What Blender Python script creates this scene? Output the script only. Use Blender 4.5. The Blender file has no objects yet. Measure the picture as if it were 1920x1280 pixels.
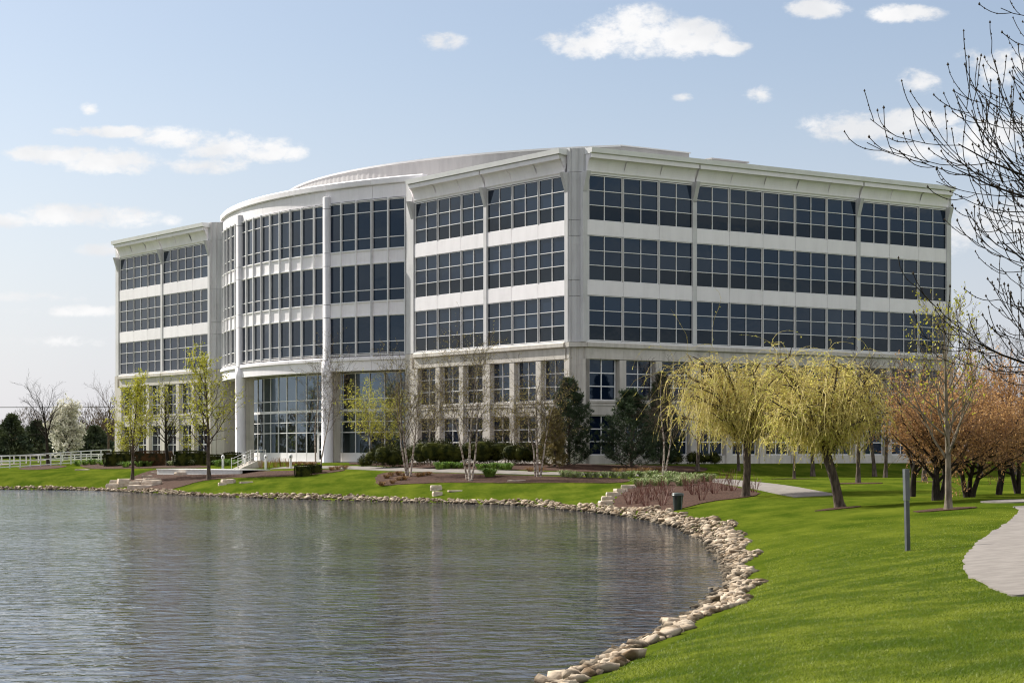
import bpy, math, random
import numpy as np
from mathutils import Vector, Matrix
from mathutils.geometry import delaunay_2d_cdt

# ------------------------------------------------------------------ camera, sky, sun, exposure
SC = bpy.context.scene
COL = SC.collection
EYE = 2.8                      # camera height above the lake surface (z = 0)
F = 3795.4                     # focal length in photo pixels (photo is 1920 wide)
HZ = 849.24                    # photo row of the horizon
cam = bpy.data.objects.new('camera', bpy.data.cameras.new('camera'))
COL.objects.link(cam)
cam.location = (0, 0, EYE)
cam.rotation_euler = (math.radians(90), 0, 0)
cam.data.sensor_width = 36
cam.data.lens = F / 1920 * 36
cam.data.shift_y = (HZ - 640) / 1920
cam.data.clip_start = 0.5
cam.data.clip_end = 9000
SC.camera = cam

SUN_AZ = math.radians(139)     # from +x towards +y: sun stands beyond the lake, to the left
SUN_EL = math.radians(37)
SUN_DIR = Vector((math.cos(SUN_AZ) * math.cos(SUN_EL), math.sin(SUN_AZ) * math.cos(SUN_EL), math.sin(SUN_EL)))
sl = bpy.data.lights.new('sun', 'SUN')
sl.energy = 5.0
sl.angle = math.radians(0.55)
sl.color = (1.0, 0.955, 0.87)
sun = bpy.data.objects.new('sun', sl)
COL.objects.link(sun)
sun.location = (-60, 60, 80)
sun.rotation_euler = SUN_DIR.to_track_quat('Z', 'Y').to_euler()

SC.view_settings.view_transform = 'Standard'
SC.view_settings.look = 'None'
SC.view_settings.gamma = 1
SC.view_settings.exposure = 0.7
SC.cycles.filter_width = 1.15
SC.cycles.max_bounces = 6
SC.cycles.transparent_max_bounces = 12
SC.cycles.caustics_reflective = False
SC.cycles.caustics_refractive = False


class NG:
    """tiny node-graph helper"""
    def __init__(s, tree):
        s.t = tree
        s.n = tree.nodes
        s.l = tree.links

    def node(s, typ, **kw):
        n = s.n.new(typ)
        for k, v in kw.items():
            if k.startswith('i_'):
                n.inputs[int(k[2:])].default_value = v
            else:
                setattr(n, k, v)
        return n

    def put(s, sock, v):
        if hasattr(v, 'is_linked') or isinstance(v, bpy.types.NodeSocket):
            s.l.new(v, sock)
        else:
            sock.default_value = v

    def math(s, op, a, b=0.0, clamp=False):
        n = s.n.new('ShaderNodeMath')
        n.operation = op
        n.use_clamp = clamp
        s.put(n.inputs[0], a)
        s.put(n.inputs[1], b)
        return n.outputs[0]

    def smooth(s, v, lo, hi, to0=0.0, to1=1.0):
        n = s.n.new('ShaderNodeMapRange')
        n.interpolation_type = 'SMOOTHSTEP'
        s.put(n.inputs[0], v)
        for i, q in enumerate((lo, hi, to0, to1)):
            s.put(n.inputs[i + 1], q)
        return n.outputs[0]

    def noise(s, vec, scale, detail=4, rough=0.55, dist=0.0):
        n = s.n.new('ShaderNodeTexNoise')
        s.l.new(vec, n.inputs['Vector'])
        n.inputs['Scale'].default_value = scale
        n.inputs['Detail'].default_value = detail
        n.inputs['Roughness'].default_value = rough
        n.inputs['Distortion'].default_value = dist
        return n.outputs['Fac']

    def mapping(s, vec, scale=(1, 1, 1), loc=(0, 0, 0), rot=(0, 0, 0)):
        n = s.n.new('ShaderNodeMapping')
        s.l.new(vec, n.inputs[0])
        n.inputs['Location'].default_value = loc
        n.inputs['Rotation'].default_value = rot
        n.inputs['Scale'].default_value = scale
        return n.outputs[0]

    def mix(s, fac, a, b):
        n = s.n.new('ShaderNodeMix')
        n.data_type = 'RGBA'
        s.put(n.inputs[0], fac)
        s.put(n.inputs[6], a)
        s.put(n.inputs[7], b)
        return n.outputs[2]


def build_world():
    w = bpy.data.worlds.new('World')
    SC.world = w
    w.use_nodes = True
    g = NG(w.node_tree)
    g.n.clear()
    out = g.node('ShaderNodeOutputWorld')
    bg = g.node('ShaderNodeBackground')
    g.l.new(bg.outputs[0], out.inputs[0])
    sky = g.node('ShaderNodeTexSky')
    sky.sky_type = 'NISHITA'
    sky.sun_disc = False
    sky.sun_elevation = SUN_EL
    sky.sun_rotation = math.radians(90) - SUN_AZ
    sky.air_density = 1.0
    sky.dust_density = 1.0
    sky.ozone_density = 1.6
    sky.altitude = 200
    tc = g.node('ShaderNodeTexCoord').outputs['Generated']
    sep = g.node('ShaderNodeSeparateXYZ')
    g.l.new(tc, sep.inputs[0])
    x, y, z = sep.outputs
    ys = g.math('MAXIMUM', y, 0.02)
    u = g.math('DIVIDE', x, ys)
    v = g.math('DIVIDE', z, ys)
    # clouds seen in the photograph: centre and half size in photo pixels, strength
    blobs = [(1105, 82, 85, 27, 1), (1185, 62, 95, 47, 1), (1280, 72, 95, 36, 1), (1355, 90, 48, 15, 1),
             (215, 247, 95, 11, .9), (335, 256, 80, 22, 1), (430, 275, 85, 34, 1), (505, 282, 65, 24, 1), (400, 312, 70, 17, 1),
             (110, 290, 85, 17, 1), (215, 304, 90, 25, 1), (150, 405, 150, 22, .9), (15, 412, 50, 16, .9),
             (1530, 14, 58, 20, 1), (1695, 25, 62, 17, .9), (1620, 238, 105, 27, 1), (1740, 222, 95, 18, .9), (1705, 284, 78, 21, 1),
             (1860, 265, 110, 48, .9), (825, 75, 40, 14, .5), (1725, 150, 40, 20, .5), (1276, 183, 18, 7, .45), (205, 466, 55, 13, .6),
             (318, 412, 24, 9, .45), (160, 582, 100, 9, .45), (70, 556, 90, 9, .4), (1850, 420, 140, 50, .55), (1418, 176, 24, 12, .35),
             (167, 204, 14, 11, .45), (60, 640, 150, 10, .35), (1870, 120, 70, 34, .5)]
    best = None
    for bx, by, rx, ry, s in blobs:
        du = g.math('MULTIPLY', g.math('SUBTRACT', u, (bx - 960) / F), F / rx)
        dv = g.math('MULTIPLY', g.math('SUBTRACT', v, (HZ - by) / F), F / ry)
        d = g.math('ADD', g.math('MULTIPLY', du, du), g.math('MULTIPLY', dv, dv))
        e = g.math('MULTIPLY', g.math('SUBTRACT', 1.35, d), s)
        best = e if best is None else g.math('MAXIMUM', best, e)
    n1 = g.noise(g.mapping(tc, (1, 1, 2.0)), 34, 7, 0.6, 0.3)
    n2 = g.noise(g.mapping(tc, (1, 1, 1.6)), 120, 5, 0.65, 0.2)
    er = g.math('ADD', g.math('MULTIPLY', g.math('SUBTRACT', n1, 0.5), 4.0), g.math('MULTIPLY', g.math('SUBTRACT', n2, 0.5), 2.4))
    dens = g.smooth(g.math('ADD', best, er), -0.1, 1.3)
    dens = g.math('MULTIPLY', dens, g.smooth(best, -1.2, 0.5))
    front = g.smooth(y, 0.2, 0.5)
    inframe = g.math('MULTIPLY', front, g.math('MULTIPLY', g.smooth(g.math('ABSOLUTE', u), 0.27, 0.34, 1, 0), g.smooth(v, 0.22, 0.27, 1, 0)))
    dens = g.math('MULTIPLY', dens, front)
    # unseen cloud outside the view: heavier cover, added to brighten the shaded walls
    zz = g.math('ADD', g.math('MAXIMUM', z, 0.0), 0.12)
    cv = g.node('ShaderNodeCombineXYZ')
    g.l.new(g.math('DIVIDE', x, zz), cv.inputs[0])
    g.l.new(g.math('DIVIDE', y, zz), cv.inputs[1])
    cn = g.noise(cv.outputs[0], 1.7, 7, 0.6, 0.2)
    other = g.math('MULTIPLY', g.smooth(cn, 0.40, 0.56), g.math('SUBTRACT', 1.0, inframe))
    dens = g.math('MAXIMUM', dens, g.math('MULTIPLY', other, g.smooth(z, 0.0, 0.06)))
    shade = g.noise(g.mapping(tc, (1, 1, 1.5)), 26, 4, 0.5)
    ccol = g.mix(g.smooth(shade, .35, .65), (7.5, 7.6, 7.8, 1), (9.0, 8.95, 8.95, 1))
    # thin high haze whitens the sky towards the horizon
    hz = g.smooth(z, -0.02, 0.22, 0.84, 0.24)
    cs = g.math('ADD', g.math('MULTIPLY', x, SUN_DIR[0]), g.math('ADD', g.math('MULTIPLY', y, SUN_DIR[1]), g.math('MULTIPLY', z, SUN_DIR[2])))
    glow = g.smooth(cs, .55, 1.0, 0.0, .55)                # air is brighter round the sun
    hcol = g.mix(glow, (6.25, 6.4, 7.35, 1), (13.5, 13.2, 13.0, 1))
    base = g.mix(hz, sky.outputs[0], hcol)
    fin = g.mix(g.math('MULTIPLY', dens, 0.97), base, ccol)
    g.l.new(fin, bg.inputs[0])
    bg.inputs[1].default_value = 0.068


build_world()

# ------------------------------------------------------------------ helpers
rnd = random.Random(7)
RNG = np.random.default_rng(11)
MATS = {}


def mat(name, c1, c2=None, scale=3.0, rough=0.7, bump=0.0, bscale=None, metal=0.0, spec=0.5, stretch=(1, 1, 1), vary=0.0, trans=0.0,
        detail=5, lo=0.35, hi=0.65, world=False, streak=0.0, wet=False):
    """procedural principled material: two tones mixed by noise, optional bump, per-object variation, leaf translucency"""
    if name in MATS:
        return MATS[name]
    m = bpy.data.materials.new(name)
    m.use_nodes = True
    g = NG(m.node_tree)
    bs = g.n['Principled BSDF']
    bs.inputs['Roughness'].default_value = rough
    bs.inputs['Metallic'].default_value = metal
    bs.inputs['Specular IOR Level'].default_value = min(spec, .12) if rough > .79 else spec
    if world:
        vec = g.node('ShaderNodeNewGeometry').outputs['Position']
    else:
        vec = g.node('ShaderNodeTexCoord').outputs['Object']
    vec = g.mapping(vec, stretch)
    f = g.smooth(g.noise(vec, scale, detail), lo, hi)
    c2 = c2 or c1
    col = g.mix(f, (*c1, 1), (*c2, 1))
    if streak or wet:
        pos = g.node('ShaderNodeNewGeometry').outputs['Position']
        if streak:
            a = g.noise(g.mapping(pos, (2.6, 2.6, .12)), 1.0, 5, .65)
            b2 = g.noise(g.mapping(pos, (.5, .5, .9)), 1.0, 4, .6)
            k = g.math('MULTIPLY', g.math('ADD', g.smooth(a, .46, .72), g.smooth(b2, .5, .75)), streak)
            col = g.mix(k, col, (c1[0] * .5, c1[1] * .49, c1[2] * .48, 1))
        else:
            sp_ = g.node('ShaderNodeSeparateXYZ')
            g.l.new(pos, sp_.inputs[0])
            k = g.smooth(g.math('ADD', sp_.outputs[2], g.math('MULTIPLY', g.noise(pos, 2.5, 3), .12)), .10, .19, .72, 0.0)
            col = g.mix(k, col, (.045, .038, .026, 1))
    if vary:
        r = g.node('ShaderNodeObjectInfo').outputs['Random']
        hs = g.node('ShaderNodeHueSaturation')
        g.l.new(g.math('ADD', g.math('MULTIPLY', r, vary), 1 - vary / 2), hs.inputs['Value'])
        g.l.new(col, hs.inputs['Color'])
        col = hs.outputs[0]
    g.l.new(col, bs.inputs['Base Color'])
    if bump:
        b = g.node('ShaderNodeBump')
        b.inputs['Strength'].default_value = bump
        b.inputs['Distance'].default_value = 0.05
        g.l.new(g.noise(vec, bscale or scale * 4, 4), b.inputs['Height'])
        g.l.new(b.outputs[0], bs.inputs['Normal'])
    if trans:
        t = g.node('ShaderNodeBsdfTranslucent')
        g.l.new(col, t.inputs[0])
        mx = g.node('ShaderNodeMixShader')
        mx.inputs[0].default_value = trans
        g.l.new(bs.outputs[0], mx.inputs[1])
        g.l.new(t.outputs[0], mx.inputs[2])
        g.l.new(mx.outputs[0], g.n['Material Output'].inputs[0])
    MATS[name] = m
    return m


def tag(o, label=None, cat=None, group=None, kind=None):
    if label:
        o['label'] = label
    if cat:
        o['category'] = cat
    if group:
        o['group'] = group
    if kind:
        o['kind'] = kind
    return o


def link(name, data, parent=None, loc=None, rz=0.0):
    o = bpy.data.objects.new(name, data)
    COL.objects.link(o)
    if parent:
        o.parent = parent
    if loc is not None:
        o.location = loc
    if rz:
        o.rotation_euler = (0, 0, rz)
    return o


def empty(name, loc=(0, 0, 0), rz=0.0):
    o = link(name, None, None, loc, rz)
    o.empty_display_size = 0.3
    return o


class MB:
    """mesh collector: quads and triangles as numpy blocks"""
    def __init__(s):
        s.v, s.q, s.t, s.n = [], [], [], 0

    def add(s, v, q=None, t=None):
        v = np.asarray(v, float).reshape(-1, 3)
        s.v.append(v)
        if q is not None and len(q):
            s.q.append(np.asarray(q, int).reshape(-1, 4) + s.n)
        if t is not None and len(t):
            s.t.append(np.asarray(t, int).reshape(-1, 3) + s.n)
        s.n += len(v)

    def box(s, x0, x1, y0, y1, z0, z1):
        v = [(x, y, z) for z in (z0, z1) for y in (y0, y1) for x in (x0, x1)]
        s.add(v, [(0, 2, 3, 1), (4, 5, 7, 6), (0, 1, 5, 4), (2, 6, 7, 3), (0, 4, 6, 2), (1, 3, 7, 5)])

    def tube(s, pts, rad, sides=5, cap=True):
        p = np.asarray(pts, float)
        r = np.broadcast_to(np.asarray(rad, float), (len(p),))
        t = np.gradient(p, axis=0)
        t /= np.linalg.norm(t, axis=1)[:, None] + 1e-9
        m = t.mean(0)
        ref = np.array([0, 0, 1.0]) if abs(m[2]) < 0.8 * np.linalg.norm(m) else np.array([1.0, 0, 0])
        a = np.cross(t, ref)
        a /= np.linalg.norm(a, axis=1)[:, None] + 1e-9
        b = np.cross(t, a)
        th = np.arange(sides) * 2 * np.pi / sides
        ring = p[:, None] + r[:, None, None] * (np.cos(th)[None, :, None] * a[:, None] + np.sin(th)[None, :, None] * b[:, None])
        n = len(p)
        i = np.arange(n - 1)[:, None] * sides
        k = np.arange(sides)[None]
        k2 = (k + 1) % sides
        q = np.stack([i + k, i + k2, i + sides + k2, i + sides + k], -1).reshape(-1, 4)
        tri = []
        if cap and sides > 3:
            for base in (0, (n - 1) * sides):
                tri += [(base, base + j, base + j + 1) for j in range(1, sides - 1)]
        s.add(ring, q, tri)

    def lathe(s, prof, sides=24, c=(0, 0, 0)):
        th = np.arange(sides) * 2 * np.pi / sides
        v = [(c[0] + r * math.cos(a), c[1] + r * math.sin(a), c[2] + z) for r, z in prof for a in th]
        n = len(prof)
        q = [(i * sides + k, i * sides + (k + 1) % sides, (i + 1) * sides + (k + 1) % sides, (i + 1) * sides + k) for i in range(n - 1) for k in range(sides)]
        t = []
        for base in (0, (n - 1) * sides):
            t += [(base, base + j, base + j + 1) for j in range(1, sides - 1)]
        s.add(v, q, t)

    def prism(s, poly, x0, x1):
        """profile poly of (y, z) pushed along x"""
        n = len(poly)
        v = [(x0, y, z) for y, z in poly] + [(x1, y, z) for y, z in poly]
        q = [(i, (i + 1) % n, n + (i + 1) % n, n + i) for i in range(n)]
        s.add(v, q)
        s.fan(list(range(n)), v)
        s.fan([n + i for i in range(n)], v)

    def fan(s, idx, v):
        # end cap of a (possibly concave) profile, cut by constrained triangulation
        p = [v[i] for i in idx]
        tri = cdt([(a[1], a[2]) for a in p])[1]
        s.add(p, None, tri)

    def extrude(s, poly, z0, z1):
        """plan polygon pushed up"""
        n = len(poly)
        v = [(x, y, z0) for x, y in poly] + [(x, y, z1) for x, y in poly]
        s.add(v, [(i, (i + 1) % n, n + (i + 1) % n, n + i) for i in range(n)])
        tri = cdt(poly)[1]
        s.add([(x, y, z0) for x, y in poly], None, tri)
        s.add([(x, y, z1) for x, y in poly], None, tri)

    def mesh(s, name, m, smooth=False):
        me = bpy.data.meshes.new(name)
        v = np.concatenate(s.v) if s.v else np.zeros((0, 3))
        q = np.concatenate(s.q) if s.q else np.zeros((0, 4), int)
        t = np.concatenate(s.t) if s.t else np.zeros((0, 3), int)
        me.vertices.add(len(v))
        me.vertices.foreach_set('co', v.ravel())
        me.loops.add(q.size + t.size)
        me.loops.foreach_set('vertex_index', np.concatenate([q.ravel(), t.ravel()]).astype(np.int32))
        me.polygons.add(len(q) + len(t))
        st = np.concatenate([np.arange(len(q)) * 4, q.size + np.arange(len(t)) * 3]).astype(np.int32)
        me.polygons.foreach_set('loop_start', st)
        me.polygons.foreach_set('use_smooth', np.full(len(st), smooth))
        me.update(calc_edges=True)
        me.validate()
        me.materials.append(m)
        return me

    def obj(s, name, m, parent=None, loc=None, rz=0.0, smooth=False):
        return link(name, s.mesh(name, m, smooth), parent, loc, rz)


def cdt(poly):
    n = len(poly)
    r = delaunay_2d_cdt([Vector(p) for p in poly], [(i, (i + 1) % n) for i in range(n)], [], 1, 1e-6)
    return [tuple(p) for p in r[0]], [tuple(f) for f in r[2]]


# ------------------------------------------------------------------ place: building frame, lake outline, terrain
BA = 0.6115
BO = np.array([4.417, 137.72])
DR = np.array([math.cos(BA), math.sin(BA)])
DL = np.array([-math.sin(BA), math.cos(BA)])
ZB = 2.05

SHORE = np.array([(-60, -90), (-22, -40), (-11, -8), (-6.5, 3), (-3.2, 12), (-.75, 19), (.5, 24.6), (1.3, 27.3), (2.65, 32.6), (3.65, 37.2), (4.2, 40.7), (4.8, 43.8),
                  (5.1, 47), (5.5, 51), (5.7, 55.6), (6.1, 61), (6.3, 68), (6.3, 78), (5.2, 90), (2.4, 102), (0, 109.5), (-3.3, 113), (-8.1, 118),
                  (-15.1, 125), (-22.6, 136), (-30.4, 151.8), (-39.4, 156), (-60, 160), (-95, 158), (-120, 130), (-130, 70), (-125, -20), (-100, -80)], float)


def smooth_closed(p, n=4):
    for _ in range(n):
        a = p * .75 + np.roll(p, -1, 0) * .25
        b = p * .25 + np.roll(p, -1, 0) * .75
        p = np.stack([a, b], 1).reshape(-1, 2)
        if len(p) > 500:
            break
    return p


SH = smooth_closed(SHORE, 3)
SHn = np.roll(SH, -1, 0)


def shore_dist(P):
    """signed distance to the lake edge, positive on land"""
    P = np.atleast_2d(P)
    d2 = np.full(len(P), 1e18)
    ins = np.zeros(len(P), bool)
    for a, b in zip(SH, SHn):
        ab = b - a
        t = np.clip(((P - a) @ ab) / (ab @ ab), 0, 1)
        q = P - a - t[:, None] * ab
        d2 = np.minimum(d2, (q * q).sum(1))
        c = ((a[1] > P[:, 1]) != (b[1] > P[:, 1]))
        with np.errstate(divide='ignore', invalid='ignore'):
            xi = a[0] + (P[:, 1] - a[1]) * ab[0] / (ab[1] if ab[1] else 1e-9)
        ins ^= c & (P[:, 0] < xi)
    d = np.sqrt(d2)
    return np.where(ins, -d, d)


GX0, GX1, GY0, GY1, GS = -75.0, 60.0, 5.0, 245.0, 0.5
_gx = np.arange(GX0, GX1 + GS, GS)
_gy = np.arange(GY0, GY1 + GS, GS)
_G = shore_dist(np.stack([a.ravel() for a in np.meshgrid(_gx, _gy)], 1)).reshape(len(_gy), len(_gx))


def sdist(P):
    """signed shore distance, from the table where it reaches"""
    out = np.empty(len(P))
    ins = (P[:, 0] > GX0) & (P[:, 0] < GX1 - GS) & (P[:, 1] > GY0) & (P[:, 1] < GY1 - GS)
    q = P[ins]
    fx, fy = (q[:, 0] - GX0) / GS, (q[:, 1] - GY0) / GS
    i, j = fx.astype(int), fy.astype(int)
    fx, fy = fx - i, fy - j
    out[ins] = (_G[j, i] * (1 - fx) + _G[j, i + 1] * fx) * (1 - fy) + (_G[j + 1, i] * (1 - fx) + _G[j + 1, i + 1] * fx) * fy
    if (~ins).any():
        out[~ins] = shore_dist(P[~ins])
    return out


def sstep(x, a, b):
    t = np.clip((x - a) / (b - a), 0, 1)
    return t * t * (3 - 2 * t)


def terrain(P):
    P = np.atleast_2d(np.asarray(P, float))
    d = sdist(P)
    land = 1.35 * (1 - np.exp(-np.maximum(d, 0) / 5.0))
    q = P - BO
    lx, ly = q @ DR, q @ DL
    bd = np.hypot(np.maximum(np.maximum(-lx, lx - 37), 0), np.maximum(np.maximum(-ly, ly - 75), 0))
    berm = np.maximum(1 - sstep(bd, 2.5, 17), sstep(d, 30, 70) * sstep(P[:, 1], 120, 170))
    z = land + np.maximum(2.05 - land, 0) * berm
    z = z + .05 * np.sin(P[:, 0] * .23 + 1) * np.sin(P[:, 1] * .17) * sstep(d, 3, 9) * (1 - berm)
    return np.where(d < 0, np.maximum(-1.2, d * .45), z)


def tz(x, y):
    return float(terrain([(x, y)])[0])


def ground(px, py):
    """the spot of ground that stands at a photo position"""
    dx, dz = (px - 960) / F, (HZ - py) / F
    Y = np.arange(14, 240, .15)
    P = np.stack([dx * Y, Y], 1)
    h = EYE + dz * Y - np.maximum(terrain(P), 0)
    i = int(np.argmax(h < 0)) if (h < 0).any() else len(Y) - 1
    if i:
        t = h[i - 1] / (h[i - 1] - h[i] + 1e-9)
        y = Y[i - 1] + t * .15
    else:
        y = Y[0]
    return dx * y, y, tz(dx * y, y)


def col_at(px, Y):
    """ground spot in photo column px at distance Y"""
    x = (px - 960) / F * Y
    return x, Y, tz(x, Y)


def zpx(py, Y):
    return EYE + (HZ - py) / F * Y


# ------------------------------------------------------------------ materials of the setting
def lawn_material():
    m = bpy.data.materials.new('lawn')
    m.use_nodes = True
    g = NG(m.node_tree)
    bs = g.n['Principled BSDF']
    bs.inputs['Roughness'].default_value = 0.8
    bs.inputs['Specular IOR Level'].default_value = 0.0
    pos = g.node('ShaderNodeNewGeometry').outputs['Position']
    a = g.noise(pos, 0.22, 5, .6)
    b = g.noise(pos, 3.5, 5, .65)
    c = g.noise(g.mapping(pos, (9, 3.5, 5)), 6, 4, .7)
    st = g.noise(g.mapping(pos, (.9, .18, 1), rot=(0, 0, .5)), 1.1, 3, .5)
    f = g.math('ADD', g.math('MULTIPLY', a, .4), g.math('ADD', g.math('MULTIPLY', b, .22), g.math('ADD', g.math('MULTIPLY', c, .28), g.math('MULTIPLY', st, .3))))
    col = g.mix(g.smooth(f, .45, .76), (.040, .070, .006, 1), (.132, .158, .018, 1))
    sx = g.node('ShaderNodeSeparateXYZ')
    g.l.new(pos, sx.inputs[0])
    ph = g.math('ADD', g.math('MULTIPLY', sx.outputs[0], 2.1), g.math('ADD', g.math('MULTIPLY', sx.outputs[1], .55), g.math('MULTIPLY', g.noise(pos, .07, 2), 26.0)))
    mow = g.math('MULTIPLY', g.smooth(g.math('SINE', ph, 0), -.5, .5), .22)
    col = g.mix(mow, col, (.035, .065, .006, 1))
    dry = g.smooth(g.noise(pos, .9, 6, .7), .62, .76)
    col = g.mix(g.math('MULTIPLY', dry, .3), col, (.17, .15, .05, 1))
    g.l.new(col, bs.inputs['Base Color'])
    bp = g.node('ShaderNodeBump')
    bp.inputs['Strength'].default_value = .7
    bp.inputs['Distance'].default_value = .06
    g.l.new(g.math('ADD', c, b), bp.inputs['Height'])
    g.l.new(bp.outputs[0], bs.inputs['Normal'])
    return m


def water_material():
    m = bpy.data.materials.new('lake_water')
    m.use_nodes = True
    g = NG(m.node_tree)
    bs = g.n['Principled BSDF']
    bs.inputs['Base Color'].default_value = (.012, .016, .026, 1)
    bs.inputs['Roughness'].default_value = .06
    bs.inputs['IOR'].default_value = 1.333
    pos = g.node('ShaderNodeNewGeometry').outputs['Position']
    big = g.noise(g.mapping(pos, (.8, 1.1, 1), rot=(0, 0, .12)), .8, 2, .5, .35)
    mid = g.noise(g.mapping(pos, (.9, 1.15, 1), rot=(0, 0, -.2)), 2.1, 3, .45, .6)
    fine = g.noise(g.mapping(pos, (.7, 1.2, 1)), 8.5, 2, .5, .2)
    calm = g.smooth(g.noise(g.mapping(pos, (.04, .09, 1)), 1.0, 3), .35, .65, .55, 1.3)
    h = g.math('ADD', g.math('MULTIPLY', big, .055), g.math('ADD', g.math('MULTIPLY', mid, .085), g.math('MULTIPLY', fine, .003)))
    bp = g.node('ShaderNodeBump')
    g.l.new(calm, bp.inputs['Strength'])
    bp.inputs['Distance'].default_value = 1.0
    g.l.new(h, bp.inputs['Height'])
    g.l.new(bp.outputs[0], bs.inputs['Normal'])
    return m


def glass_material(name, tint, ior, see=0.0, rough=0.02):
    m = bpy.data.materials.new(name)
    m.use_nodes = True
    g = NG(m.node_tree)
    bs = g.n['Principled BSDF']
    bs.inputs['Base Color'].default_value = (*tint, 1)
    bs.inputs['Roughness'].default_value = rough
    bs.inputs['IOR'].default_value = ior
    bs.inputs['Specular Tint'].default_value = (.62, .81, 1.0, 1)
    # panes are never perfectly flat
    tc = g.node('ShaderNodeNewGeometry').outputs['Position']
    bp = g.node('ShaderNodeBump')
    bp.inputs['Strength'].default_value = .12
    bp.inputs['Distance'].default_value = .03
    g.l.new(g.noise(tc, .9, 2), bp.inputs['Height'])
    g.l.new(bp.outputs[0], bs.inputs['Normal'])
    if not see:
        r = g.node('ShaderNodeObjectInfo').outputs['Random']
        g.l.new(g.mix(g.smooth(r, .6, 1.0), (*tint, 1), (tint[0] + .014, tint[1] + .020, tint[2] + .030, 1)), bs.inputs['Base Color'])
    if see:
        t = g.node('ShaderNodeBsdfTransparent')
        t.inputs[0].default_value = (.62, .70, .62, 1)
        mx = g.node('ShaderNodeMixShader')
        fr = g.node('ShaderNodeFresnel')
        fr.inputs[0].default_value = ior
        g.l.new(g.math('SUBTRACT', see, fr.outputs[0], True), mx.inputs[0])
        g.l.new(bs.outputs[0], mx.inputs[1])
        g.l.new(t.outputs[0], mx.inputs[2])
        g.l.new(mx.outputs[0], g.n['Material Output'].inputs[0])
    MATS[name] = m
    return m


LAWN = lawn_material()
WATER = water_material()
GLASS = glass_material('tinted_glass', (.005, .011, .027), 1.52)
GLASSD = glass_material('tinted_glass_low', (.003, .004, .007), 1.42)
LOBBY = glass_material('lobby_glass', (.016, .022, .019), 3.3, .62)
WHITE = mat('white_panel', (.86, .825, .845), (.92, .885, .905), 1.2, .55, stretch=(1, 1, .35), vary=.07, lo=.3, hi=.7, streak=.09)
FRAME = mat('white_frame', (.84, .82, .815), (.88, .865, .86), 2, .45)
STONE = mat('limestone', (.56, .52, .47), (.68, .635, .58), 1.6, .85, bump=.12, bscale=30, stretch=(1, 1, .3), vary=.10, lo=.3, hi=.7, streak=.28)
GREYP = mat('grey_precast', (.58, .57, .575), (.66, .65, .655), 1.5, .7, stretch=(1, 1, .25), vary=.07, streak=.22)
METAL = mat('ribbed_metal', (.40, .385, .385), (.46, .445, .44), 1.2, .5, stretch=(1, 1, .2), vary=.04)
COPING = mat('coping_metal', (.76, .755, .75), (.82, .815, .81), 1, .4, vary=.03)
DARKIN = mat('dark_interior', (.03, .03, .03), (.05, .05, .05), 2, .9)
CONC = mat('path_concrete', (.195, .175, .16), (.245, .222, .203), 2.2, .9, bump=.03, bscale=40, world=True, detail=12)
MULCH = mat('bark_mulch', (.034, .017, .011), (.095, .050, .034), 9, .95, bump=.9, bscale=22, world=True, detail=8)
ROCK = mat('riprap_rock', (.14, .095, .055), (.46, .38, .29), 2.6, .9, bump=.35, bscale=14, vary=.55, detail=6, world=True, wet=True)
SLAB = mat('slab_rock', (.50, .40, .31), (.70, .60, .50), 2.5, .9, bump=.4, bscale=10, vary=.2, stretch=(1, 1, 3))
BARK = mat('bark_brown', (.055, .042, .032), (.13, .10, .078), 9, .95, bump=.6, bscale=24, stretch=(1, 1, .3))
BARKL = mat('bark_pale', (.13, .105, .08), (.27, .225, .17), 8, .9, bump=.5, bscale=24, stretch=(1, 1, .3))
BARKD = mat('bark_dark', (.020, .016, .013), (.045, .036, .028), 9, .95, bump=.4, bscale=24, stretch=(1, 1, .3))
BIRCHB = mat('birch_bark', (.13, .085, .065), (.46, .39, .33), 5, .8, bump=.3, stretch=(1, 1, 1.6), lo=.38, hi=.52)
WHITEP = mat('white_paint', (.74, .74, .72), (.80, .80, .79), 3, .5)

# ------------------------------------------------------------------ ground, water, paths, beds
def axis(fine, lo, hi, far, g=1.28):
    a = list(np.arange(lo, hi + fine, fine))
    s = fine
    while a[-1] < far:
        s *= g
        a.append(a[-1] + s)
    s = fine
    b = [lo]
    while b[-1] > -far:
        s *= g
        b.append(b[-1] - s)
    return np.array(b[:0:-1] + a)


def build_ground():
    xs = axis(.62, -48, 42, 5000)
    ys = axis(.62, 13, 172, 5000)
    X, Yg = np.meshgrid(xs, ys)
    P = np.stack([X.ravel(), Yg.ravel()], 1)
    z = terrain(P)
    nx = len(xs)
    i = np.arange(len(ys) - 1)[:, None] * nx + np.arange(nx - 1)[None]
    q = np.stack([i, i + 1, i + nx + 1, i + nx], -1).reshape(-1, 4)
    b = MB()
    b.add(np.column_stack([P, z]), q)
    tag(b.obj('ground', LAWN, smooth=True), 'mown green lawn sloping down to the lake', None, None, 'structure')
    w = MB()
    w.add([(-170, -120, 0), (40, -120, 0), (40, 185, 0), (-170, 185, 0)], [(0, 1, 2, 3)])
    tag(w.obj('lake_water', WATER), 'rippled grey lake reflecting the sky', None, None, 'structure')


build_ground()


def resample(p, step, closed=True):
    p = np.asarray(p, float)
    if closed:
        p = np.vstack([p, p[:1]])
    out = []
    for a, b in zip(p[:-1], p[1:]):
        n = max(1, int(np.hypot(*(b - a)) / step))
        out += [a + (b - a) * k / n for k in range(n)]
    if not closed:
        out.append(p[-1])
    return np.array(out)


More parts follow.
